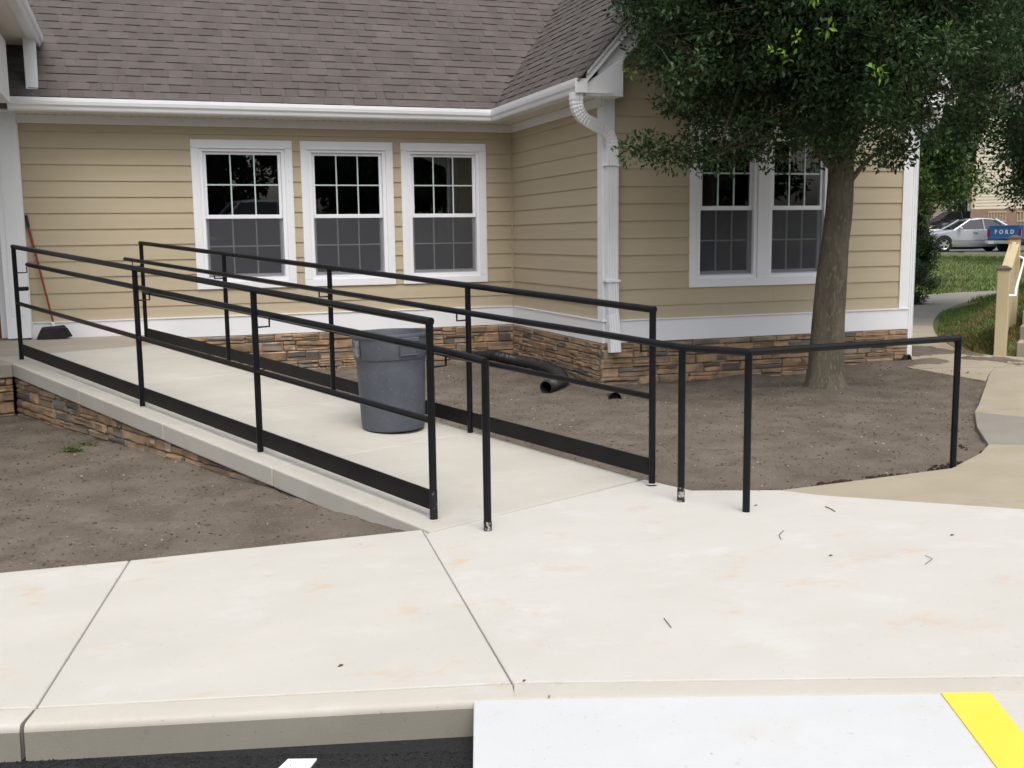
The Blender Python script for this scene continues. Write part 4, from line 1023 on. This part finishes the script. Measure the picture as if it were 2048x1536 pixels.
def shrub(name, label, c, rad, n, tr_, per, size, mat, seed):
    t = empty(name, (c[0], c[1], 0), label, 'shrub')
    ce = ellip_points(n, c, rad, seed, .5, lambda p: p[2] > .02, 1.5, -.3)
    v, f = leaf_cloud(ce, [tr_] * n, per, size, .4, seed); link('foliage', np_mesh('foliage', v, f, mat), t, I4, kind='stuff')
    sm = MB(); g = random.Random(seed)
    for k in range(14):
        e = ce[g.randrange(n)]; sm.tube([(c[0] + g.uniform(-.1, .1), c[1] + g.uniform(-.1, .1), -.05), tuple((np.array([c[0], c[1], .1]) + e) / 2), tuple(e)], 1, 5, False, [.015, .01, .004])
    part('stems', sm, m_twig, t)
shrub('shrub', 'rounded dark green shrub beside the building corner and the path', (15.2, 18.55, .42), (.62, .6, .5), 130, .13, 60, .055, m_leaf3, 51)
shrub('shrub', 'tall dark shrub between the building and the parked cars', (20.35, 24.3, 1.0), (.42, .5, 1.2), 110, .17, 60, .09, m_leaf3, 53)

# grass blades on the bank and verge (uncountable)
def blades(n, region, mat, name, hgt, seed, wid=.007):
    g = np.random.default_rng(seed); P = []
    while len(P) < n:
        x, y = region(g); d, side, s = path_d(x, y)
        if d < path_hw(s) + .02: continue
        if x < xR + .3 and y > 10: continue
        P.append((x, y, terr(x, y)))
    P = np.array(P); n = len(P); a = g.random(n) * 2 * math.pi; h = hgt * g.uniform(.5, 1.4, n); t = np.stack([np.cos(a), np.sin(a), 0 * a], 1) * wid
    tip = P + np.stack([g.normal(size=n) * h * .5, g.normal(size=n) * h * .5, h], 1)
    v = np.stack([P - t, P + t, tip], 1).reshape(-1, 3); f = np.arange(3 * n).reshape(-1, 3)
    o = link(name, np_mesh(name, v, f, mat), None, I4, kind='stuff'); return o
def reg_mound(g):
    while True:
        t = g.random() * 9; e = g.random() * 2.2; p = PATH[1].lerp(PATH[2], min(1, t / 3)) if t < 3 else PATH[2].lerp(PATH[3], (t - 3) / 6)
        d = (PATH[2] - PATH[1] if t < 3 else PATH[3] - PATH[2]).normalized(); q = p + Vector((d.y, -d.x)) * (.6 + e); 
        if q.y > 10.2: return q.x, q.y
o = blades(16000, reg_mound, m_grass, 'grass', .06, 61); o['label'] = 'green grass tufts on the mound by the steps'; o['category'] = 'grass'
def reg_straw(g):
    x, y = reg_mound(g)
    for _ in range(20):
        if mnoise.noise(Vector((x * .9, y * .9, 3))) > -.05 and y < 13.5: return x, y
        x, y = reg_mound(g)
    return x, y
o = blades(14000, reg_straw, m_straw, 'dry_grass', .045, 62); o['label'] = 'dry straw-coloured grass on the mound by the steps'; o['category'] = 'grass'
def reg_bank(g): 
    f = g.random() ** 1.4 * 22 - 3; s_ = g.uniform(-10, 16); return 18 + .66 * f + .75 * s_, 20.6 + .75 * f - .66 * s_
o = blades(60000, reg_bank, m_grass, 'bank_grass', .09, 63, .014); o['label'] = 'mown grass on the bank below the parked cars'; o['category'] = 'grass'

# ---- houses beyond the car park
def far_house(name, label, c, rot, w, d, h, brick=0., lattice=False, win=True):
    M = T(c[0], c[1], c[2]) @ Matrix.Rotation(rot, 4, 'Z'); t = link(name, None, None, M); tag(t, label, 'house')
    mb = MB().box(0, w, 0, d, 0, h); part('wall', mb, m_cream, t, M)
    k = int((h - brick) / .16); sid = MB()
    for i in range(k):
        z = brick + i * .16
        sid.add([(0, -.002, z), (w, -.002, z), (w, -.03, z), (0, -.03, z), (0, -.002, z + .155), (w, -.002, z + .155), (w, -.008, z + .155), (0, -.008, z + .155)], SHF)
        sid.add([(-.002, d, z), (-.002, 0, z), (-.03, 0, z), (-.03, d, z), (-.002, d, z + .155), (-.002, 0, z + .155), (-.008, 0, z + .155), (-.008, d, z + .155)], SHF)
    part('siding', sid, m_cream, t, M, kind='stuff')
    part('corner_board', MB().box(-.05, .12, -.05, -.031, brick, h), m_tanpaint, t, M)
    if brick:
        part('brick_base', MB().box(-.06, w, -.08, -.001, 0, brick), m_brick, t, M)
        for x in (.8, 2.2): 
            la = MB().box(x, x + .9, -.11, -.081, .2, .25).box(x, x + .9, -.11, -.081, brick - .2, brick - .15)
            for i in range(7): la.box(x + i * .14, x + i * .14 + .03, -.105, -.082, .25, brick - .2)
            part('vent_lattice', la, m_tanpaint, t, M)
    rfm = MB().add([(-.4, -.4, h), (w + .4, -.4, h), (w + .4, d + .4, h), (-.4, d + .4, h), (-.4, d / 2, h + d * .35), (w + .4, d / 2, h + d * .35)], [(0, 1, 5, 4), (2, 3, 4, 5), (0, 4, 3), (1, 2, 5), (3, 2, 1, 0)])
    part('roof', rfm, m_shingle, t, M)
    if win:
        f = part('window', frame_mb(w * .55, w * .55 + 1.0, brick + .9, brick + 2.3, .1, -.06, .0), m_white, t, M @ Matrix(((1, 0, 0, 0), (0, 0, -1, 0), (0, 1, 0, 0), (0, 0, 0, 1))) @ T(0, 0, .04))
        part('pane', MB().box(w * .55 + .1, w * .55 + .9, -.05, -.035, brick + 1., brick + 2.2), m_dark, f, M)
far_house('house', 'cream sided house on a brick base seen between the far trees', (42.3, 46.5, 1.75), R(-42), 11, 9, 6.2, .9)
far_house('house', 'low cream house glimpsed behind the dark parked car', (47.2, 58.2, 1.2), R(-42), 5.6, 8, 3.0, 0)

# ---- vehicles
m_glassdark = material('car_glass', (.012, .015, .018), rough=.06, spec=.9)
m_tyre = material('tyre', (.015, .015, .015), rough=.85)
m_rim = material('alloy_rim', (.55, .56, .58), rough=.3, metallic=.8)
m_redlens = material('red_lens', (.25, .015, .01), rough=.25)
m_lens = material('clear_lens', (.55, .58, .60), rough=.15)
m_orange = material('orange_sticker', (.75, .28, .03), rough=.6)
def carpaint(n, c, metallic=0.): return material(n, c, rough=.28, spec=.6, coat=.6, metallic=metallic)
def loft(mb, st):
    """st: list of stations, each a list of (x,y,z) ring points (same count)"""
    m = len(st[0]); vs = [p for s in st for p in s]
    mb.add(vs, [(i * m + j, i * m + (j + 1) % m, (i + 1) * m + (j + 1) % m, (i + 1) * m + j) for i in range(len(st) - 1) for j in range(m)] + [tuple(range(m))[::-1], tuple(range((len(st) - 1) * m, len(st) * m))]); return mb
def wheel(root, M, x, y, r, side):
    A = M @ T(x, y, r) @ Matrix.Rotation(R(90) * -side, 4, 'X')
    ty = part('wheel', MB().lathe([(r * .66, -.09), (r * .92, -.1), (r, -.06), (r, .06), (r * .92, .1), (r * .66, .09)], 24), m_tyre, root, A, smooth=True)
    rim = MB().lathe([(r * .66, .085), (r * .6, .07), (r * .56, .02)], 24).lathe([(.001, .075), (r * .14, .07), (r * .15, .03)], 12)
    for k in range(5):
        rim.box(-.03, .03, r * .1, r * .6, .04, .07, Matrix.Rotation(2 * math.pi * k / 5, 4, 'Z'))
    part('rim', rim, m_rim, ty, A)
    part('brake_disc', MB().lathe([(.001, .015), (r * .57, .016)], 20), m_tyre, ty, A)
def car(name, label, M, paint, L=4.5, W=1.76, belt=.92, roof=1.42, hood=(.78, .9), cab=(0, .95, .22, -.85, -1.6), wb=2.7, boxy=False, roofmat=None, cat='car', trunkz=.95, sill=.2):
    """front is +x. cab: (unused, rear-of-hood... ) stations: windscreen base, windscreen top, roof end, backlight base"""
    t = link(name, None, None, M); tag(t, label, cat, 'cars parked beyond the bank')
    hw_ = W / 2; F = L / 2
    wsb, wst, rfe, blb = cab[1:]
    def ring(x, z0, zs, zt, w, wt):
        return [(x, -w * .93, z0), (x, -w, z0 + .12), (x, -w, (z0 + zs) / 2), (x, -w * .985, zs), (x, -wt, zt), (x, wt, zt), (x, w * .985, zs), (x, w, (z0 + zs) / 2), (x, w, z0 + .12), (x, w * .93, z0)]
    B = belt
    st = [ring(-F, sill + .2, trunkz - .25, trunkz - .18, hw_ * .82, hw_ * .7), ring(-F + .08, sill + .04, trunkz - .12, trunkz - .05, hw_ * .92, hw_ * .8), ring(-F + .35, sill, B - .02, trunkz, hw_ * .97, hw_ * .82),
          ring(blb, sill, B, max(trunkz, B + .03), hw_, hw_ * .84), ring(0, sill, B, B + .03, hw_, hw_ * .86), ring(wsb, sill, B - .01, B + .03, hw_, hw_ * .85),
          ring(F - .75, sill, hood[1] - .1, hood[1] - .02, hw_ * .98, hw_ * .78), ring(F - .3, sill, hood[0] - .08, hood[0] + .02, hw_ * .93, hw_ * .72), ring(F - .06, sill + .05, hood[0] - .16, hood[0] - .1, hw_ * .82, hw_ * .62), ring(F, sill + .16, hood[0] - .24, hood[0] - .2, hw_ * .72, hw_ * .55)]
    part('body', loft(MB(), st), paint, t, M, smooth=True)
    # greenhouse of dark glass, roof and pillars in paint
    rw_ = hw_ * .70
    gh = MB().add([(wsb, -hw_ * .84, B + .02), (wst, -rw_, roof - .05), (rfe, -rw_, roof - .06), (blb, -hw_ * .82, B + .02), (wsb, hw_ * .84, B + .02), (wst, rw_, roof - .05), (rfe, rw_, roof - .06), (blb, hw_ * .82, B + .02)],
                  [(0, 1, 2, 3), (7, 6, 5, 4), (0, 4, 5, 1), (1, 5, 6, 2), (2, 6, 7, 3), (3, 7, 4, 0)])
    part('glass', gh, m_glassdark, t, M)
    rp = roofmat or paint; mid = (wst + rfe) / 2
    part('roof_panel', loft(MB(), [[(x, -w, z - .045), (x, -w * .93, z), (x, 0, z + .025), (x, w * .93, z), (x, w, z - .045)] for x, w, z in ((wst + .06, rw_ * .98, roof - .045), (wst - .25, rw_ * 1.04, roof), (mid, rw_ * 1.06, roof + .02), (rfe + .2, rw_ * 1.04, roof), (rfe - .08, rw_ * .98, roof - .05))]), rp, t, M, smooth=True)
    for s_ in (-1, 1):
        def pil(x0, x1, w=.045):
            a = Vector((x0, s_ * hw_ * .85, B)); b = Vector((x1, s_ * (rw_ + .01), roof - .04)); part('pillar', MB().tube([a, b], w, 6), rp, t, M)
        pil(wsb, wst, .04); pil(blb, rfe, .075); pil((wsb + blb) / 2 - .05, mid, .035)
    for x in (wb / 2 + .05, -wb / 2 + .05):
        for s_ in (-1, 1):
            part('wheel_well', MB().lathe([(.001, 0), (.375, .001)], 20), m_tyre, t, M @ T(x, s_ * (hw_ * .99 + .004), .345) @ Matrix.Rotation(R(90) * -s_, 4, 'X'))
            wheel(t, M, x, s_ * (hw_ - .07), .325, s_)
    for s_ in (-1, 1):
        part('headlight', MB().box(-.12, .1, -.2, .2, -.07, .07, Matrix.Rotation(R(-28) * s_, 4, 'Z')), m_lens, t, M @ T(F - .17, s_ * hw_ * .66, hood[0] - .13), bevel=.03)
        part('taillight', MB().box(-.05, .06, -.16, .16, -.09, .09), m_redlens, t, M @ T(-F + .09, s_ * hw_ * .66, trunkz - .2), bevel=.03)
        part('mirror', MB().box(-.06, .06, -.09, .09, -.06, .07), paint, t, M @ T(wsb - .2, s_ * (hw_ + .09), B + .06), bevel=.025)
        part('side_moulding', MB().box(-1.1, 1.0, -.008, .008, -.02, .02), m_rim, t, M @ T(0, s_ * (hw_ + .004), .50))
        for hx in (.05, -.95): part('door_handle', MB().box(-.09, .09, -.02, .02, -.015, .015), m_rim, t, M @ T(hx, s_ * (hw_ + .0), B - .1))
    part('grille', MB().box(-.02, .05, -.3, .3, -.09, .1), m_tyre, t, M @ T(F - .04, 0, hood[0] - .22), bevel=.02)
    part('bumper_vent', MB().box(-.02, .03, -.5, .5, -.05, .05), m_tyre, t, M @ T(F + .0, 0, sill + .12))
    return t
def facing(x, y, z, deg): return T(x, y, z) @ Matrix.Rotation(R(deg), 4, 'Z')
m_silver = carpaint('silver_paint', (.42, .44, .48), .35)
# view direction there is about 42 degrees from +Y to +X, so "left in the picture" is the heading 138+90
car('sedan', 'silver sedan with alloy wheels parked sideways beyond the grass bank', facing(34.9, 38.5, .61, 160), m_silver)
car('sedan', 'cream car with a black soft top behind the silver sedan', facing(37.85, 42.8, .66, 160), carpaint('cream_paint', (.66, .66, .55)), roofmat=m_tyre, roof=1.36)
car('sedan', 'dark car parked under the trees in front of the low house', facing(44.6, 50.6, 1.2, 158), carpaint('dark_paint', (.012, .013, .016)), roof=1.45)
# blue pickup: tailgate toward us
m_blue = carpaint('blue_paint', (.012, .10, .33))
pk = facing(37.1, 36.45, .56, 8)
pt = link('pickup_truck', None, None, pk); tag(pt, 'blue pickup truck with white tailgate letters partly hidden behind the tan post', 'pickup truck', 'cars parked beyond the bank')
part('cargo_bed', MB().box(-2.5, -.3, -.85, -.80, .55, 1.16).box(-2.5, -.3, .80, .85, .55, 1.16).box(-2.5, -.3, -.8, .8, .55, .62).box(-.36, -.3, -.8, .8, .62, 1.16), m_blue, pt, pk, bevel=.02)
tg = part('tailgate', MB().box(-2.56, -2.505, -.70, .70, .56, 1.16).box(-2.575, -2.555, -.66, .66, 1.10, 1.15).box(-2.572, -2.555, -.66, .66, .60, .66), m_blue, pt, pk, bevel=.008)
part('cab', loft(MB(), [[(x, -.84, .5), (x, -.86, 1.1), (x, -w, z), (x, w, z), (x, .86, 1.1), (x, .84, .5)] for x, w, z in ((-.25, .68, 1.62), (.0, .7, 1.7), (.75, .7, 1.7), (1.25, .76, 1.15), (2.3, .74, 1.05), (2.45, .7, .95))]), m_blue, pt, pk, smooth=True)
part('rear_window', MB().box(-.262, -.255, -.6, .6, 1.2, 1.56), m_glassdark, pt, pk)
part('side_window', MB().box(.0, .7, -.80, -.785, 1.18, 1.58).box(.0, .7, .785, .80, 1.18, 1.58), m_glassdark, pt, pk)
for s_ in (-1, 1):
    part('taillight', MB().box(-2.545, -2.50, s_ * .72 - .065 * 1, s_ * .72 + .125 if s_ > 0 else s_ * .72 + .0, .68, 1.02), m_redlens, pt, pk)
    for x in (-1.6, 1.6): wheel(pt, pk, x, s_ * .74, .36, s_)
part('rear_bumper', MB().box(-2.72, -2.58, -.82, .82, .38, .52), m_rim, pt, pk, bevel=.02)
part('license_plate', MB().box(-2.726, -2.721, .35, .65, .38, .51), m_paint, pt, pk)
part('sticker', MB().lathe([(.001, 0), (.085, .001)], 16), m_orange, pt, pk @ T(-2.727, -.35, .46) @ Matrix.Rotation(R(-90), 4, 'Y'))
for k, ch in enumerate('FORD'):
    fc = bpy.data.curves.new('letter', 'FONT'); fc.body = ch; fc.size = .24; fc.align_x = 'CENTER'; fc.extrude = .004; fc.offset = .006
    tmp = bpy.data.objects.new('letter_tmp', fc); COL.objects.link(tmp)
    me = bpy.data.meshes.new_from_object(tmp.evaluated_get(bpy.context.evaluated_depsgraph_get())); bpy.data.objects.remove(tmp)
    A = pk @ T(-2.564, .40 - .265 * k, .80) @ Matrix(((0, 0, -1, 0), (-1, 0, 0, 0), (0, 1, 0, 0), (0, 0, 0, 1)))
    me.materials.clear(); me.materials.append(m_paint); link('letter', me, tg, A)
# vehicle and trees behind the camera, seen mirrored in the windows
car('suv', 'silver estate car on the parking lot, seen mirrored in the left window', facing(3.3, -7.0, .30, 172), carpaint('grey_paint', (.25, .27, .30), .3), L=4.7, belt=1.08, roof=1.78, hood=(1.0, 1.1), cab=(0, 1.0, .4, -1.75, -2.15), trunkz=1.1, sill=.3)
for i, (x, y, h, w) in enumerate([(-10, -25, 9, 5.5), (1, -27, 9.5, 6), (11, -25, 9, 5.5), (22, -22, 9, 6), (-21, -20, 9, 6)]):
    ce = ellip_points(260, (x, y, h * .55), (w, w * .8, h * .5), 70 + i, .4, lambda p: p[2] > .9, .5, -.9)
    tree('tree', 'broadleaf tree across the parking lot, %s of the mirrored row' % ('leftmost but one', 'middle one', 'right of the middle', 'rightmost', 'leftmost')[i], (x, y, .4),
         [(x, y, .2), (x, y, 1.5), (x + .1, y, 3), (x, y, h * .8)], [.3, .25, .2, .08], ce, 1.0, 140, .42, m_leaf3, 70 + i, 10, group='trees across the parking lot')

# drape glimpsed inside the third window
dv = MB()
for k in range(8):
    x = 3.82 + k * .018; dv.box(x, x + .016, 13.42 + (.012 if k % 2 else 0), 13.45 + (.012 if k % 2 else 0), .6, 2.6)
tag(part('curtain', dv, m_drape, None), 'blue-grey curtain hanging inside the third window', 'curtain')

# ---- soil debris and pavement litter
def scatter_stones(name, n, region, mat, smin, smax, seed, label):
    g = np.random.default_rng(seed); base_ = np.array([(1, 0, 0), (-1, 0, 0), (0, 1, 0), (0, -1, 0), (0, 0, .7), (0, 0, -.7)]); F = np.array([(0, 2, 4), (2, 1, 4), (1, 3, 4), (3, 0, 4), (2, 0, 5), (1, 2, 5), (3, 1, 5), (0, 3, 5)])
    vs, fs = [], []; k = 0
    while k < n:
        x, y = region(g)
        s = smin + (smax - smin) * g.random() ** 4; a = g.random() * 6.28; ca, sa = math.cos(a), math.sin(a)
        v = base_ * s * g.uniform(.6, 1.2, (6, 3)); v = np.stack([v[:, 0] * ca - v[:, 1] * sa, v[:, 0] * sa + v[:, 1] * ca, v[:, 2]], 1) + np.array([x, y, soil_h(x, y) + s * .25]); vs.append(v); fs.append(F + 6 * k); k += 1
    o = link(name, np_mesh(name, np.concatenate(vs), np.concatenate(fs), mat), None, I4, kind='stuff'); o['label'] = label; o['category'] = 'soil'; return o
def reg_right(g):
    while True:
        x, y = g.uniform(1.6, 8.4), g.uniform(5.4, 12.9); r = Vector((x, y)) - RO
        if r.dot(N2) < 1.6: continue
        if y > 10.1 and x > 4.4: continue
        if y - 5.4 < (x - 4.9) * 1.0 and x > 4.9: continue
        return x, y
def reg_left(g):
    while True:
        x, y = g.uniform(-2.6, 1.4), g.uniform(5.3, 10.6); r = Vector((x, y)) - RO
        if r.dot(N2) > -.15 or y > 10.4: continue
        return x, y
scatter_stones('soil_clods', 12000, reg_right, m_clod, .0025, .013, 81, 'crumbs of dark soil in the bed right of the ramp')
scatter_stones('soil_clods', 7000, reg_left, m_clod, .0025, .012, 82, 'crumbs of dark soil in the bed left of the ramp')
scatter_stones('pebbles', 1300, reg_right, m_peb, .003, .013, 83, 'pale pebbles in the bed right of the ramp')
scatter_stones('pebbles', 520, reg_left, m_peb, .003, .011, 84, 'pale pebbles in the bed left of the ramp')
def twig(pts, label, r=.0016):
    tag(part('twig', MB().tube([(x, y, .003 + i % 2 * .002) for i, (x, y) in enumerate(pts)], r, 6), m_twig, None), label, 'twig')
def leaflet(x, y, a, s, mat, label):
    s *= .75
    c, sn_ = math.cos(a), math.sin(a); P = [(0, 0, .002), (.5, .22, .006), (1, 0, .003), (.5, -.22, .007), (.5, 0, .001)]
    vs = [(x + s * (p[0] * c - p[1] * sn_), y + s * (p[0] * sn_ + p[1] * c), p[2]) for p in P]
    tag(part('fallen_leaf', MB().add(vs, [(0, 4, 1), (4, 2, 1), (0, 3, 4), (3, 2, 4)]), mat, None), label, 'leaf')
twig([(1.877, 3.619), (1.865, 3.565), (1.857, 3.522)], 'short dark twig near the middle of the front pavement')
twig([(3.502, 4.855), (3.497, 4.80), (3.487, 4.744)], 'straight twig near the edge of the old tan slab', .0024)
twig([(3.02, 4.525), (2.95, 4.46), (2.918, 4.392)], 'thin curved twig just in front of the second single railing post')
twig([(3.385, 3.92), (3.375, 3.86), (3.291, 3.809)], 'hair-thin hooked twig at the right of the front pavement', .0012)
leaflet(1.153, 3.25, .6, .028, m_twig, 'small brown leaf beside the pavement joint at the curb line')
leaflet(1.19, 3.10, 1.0, .026, m_lime, 'small yellow-green leaf on the curb edge above the white pad')
leaflet(2.968, 4.077, .2, .04, m_twig, 'curled brown leaf on the bright right-hand pavement')
leaflet(2.467, 6.455, .4, .035, m_twig, 'dark leaf lying on the lower ramp slab') if False else None
leaflet(3.726, 4.145, .2, .045, m_twig, 'dark leaf on the pavement toward the old tan slab')
leaflet(3.156, 5.02, .1, .035, m_twig, 'tiny dark leaf beside the corner railing post')
leaflet(.588, 3.604, .5, .04, m_twig, 'brown leaf scrap on the left front pavement slab')
def weed(x, y, n, seed, label):
    g = np.random.default_rng(seed); v, f = leaf_cloud(np.stack([x + g.normal(size=n) * .05, y + g.normal(size=n) * .025, soil_h(x, y) + .012 + 0 * g.random(n)], 1), [.025] * n, 10, .03, .3, seed, .7)
    tag(link('weed', np_mesh('weed', v, f, m_grass), None, T(0, 0, 0)), label, 'weed')
weed(-.55, 8.5, 26, 91, 'low green weed sprouting in the left soil bed')
weed(-.42, 8.78, 12, 92, 'small green weed at the foot of the ramp side wall')
m_damp = material('damp_soil', (.045, .032, .025), rough=1, rnd=.3, spec=.15)
def reg_damp(g):
    while True:
        t = g.random(); x = 3.6 + 2.0 * t; y = 5.36 + .12 * t + .9 * max(0, t - .6) ** 1.3 + abs(g.normal()) * (.03 + .10 * smooth(.45, .8, t))
        if mnoise.noise(Vector((x * 3, y * 3, 9))) > -.1: return x, y
scatter_stones('damp_crumbs', 2600, reg_damp, m_damp, .004, .02, 85, 'damp dark soil crumbs along the edge of the old tan slab')
def reg_spill(g):
    t = g.random(); k = abs(g.normal()) * .035
    if g.random() < .5: return -1.2 + 2.45 * t, 5.29 - .0 * t - k
    return 3.1 + .5 * t, 5.42 - .1 * t - k
g_ = soil_h; soil_h = lambda x, y: -.002
scatter_stones('spilled_soil', 420, reg_spill, m_clod, .0015, .006, 86, 'specks of soil spilled on the pavement edge')
soil_h = g_

soil_h = lambda x, y: -.117
def reg_road(g):
    t = g.random(); x = -.55 + 1.5 * t; y0 = 3.565 - .307 * (x + .49) * 1.07 - .035
    return x, y0 - .5 * g.random() ** 1.5
m_aggr = material('asphalt_grit', (.02, .02, .022), rough=.9, rnd=.6)
o = scatter_stones('asphalt_grit', 5000, reg_road, m_aggr, .002, .006, 87, 'coarse black asphalt grit along the foot of the curb'); o['category'] = 'grit'
soil_h = g_
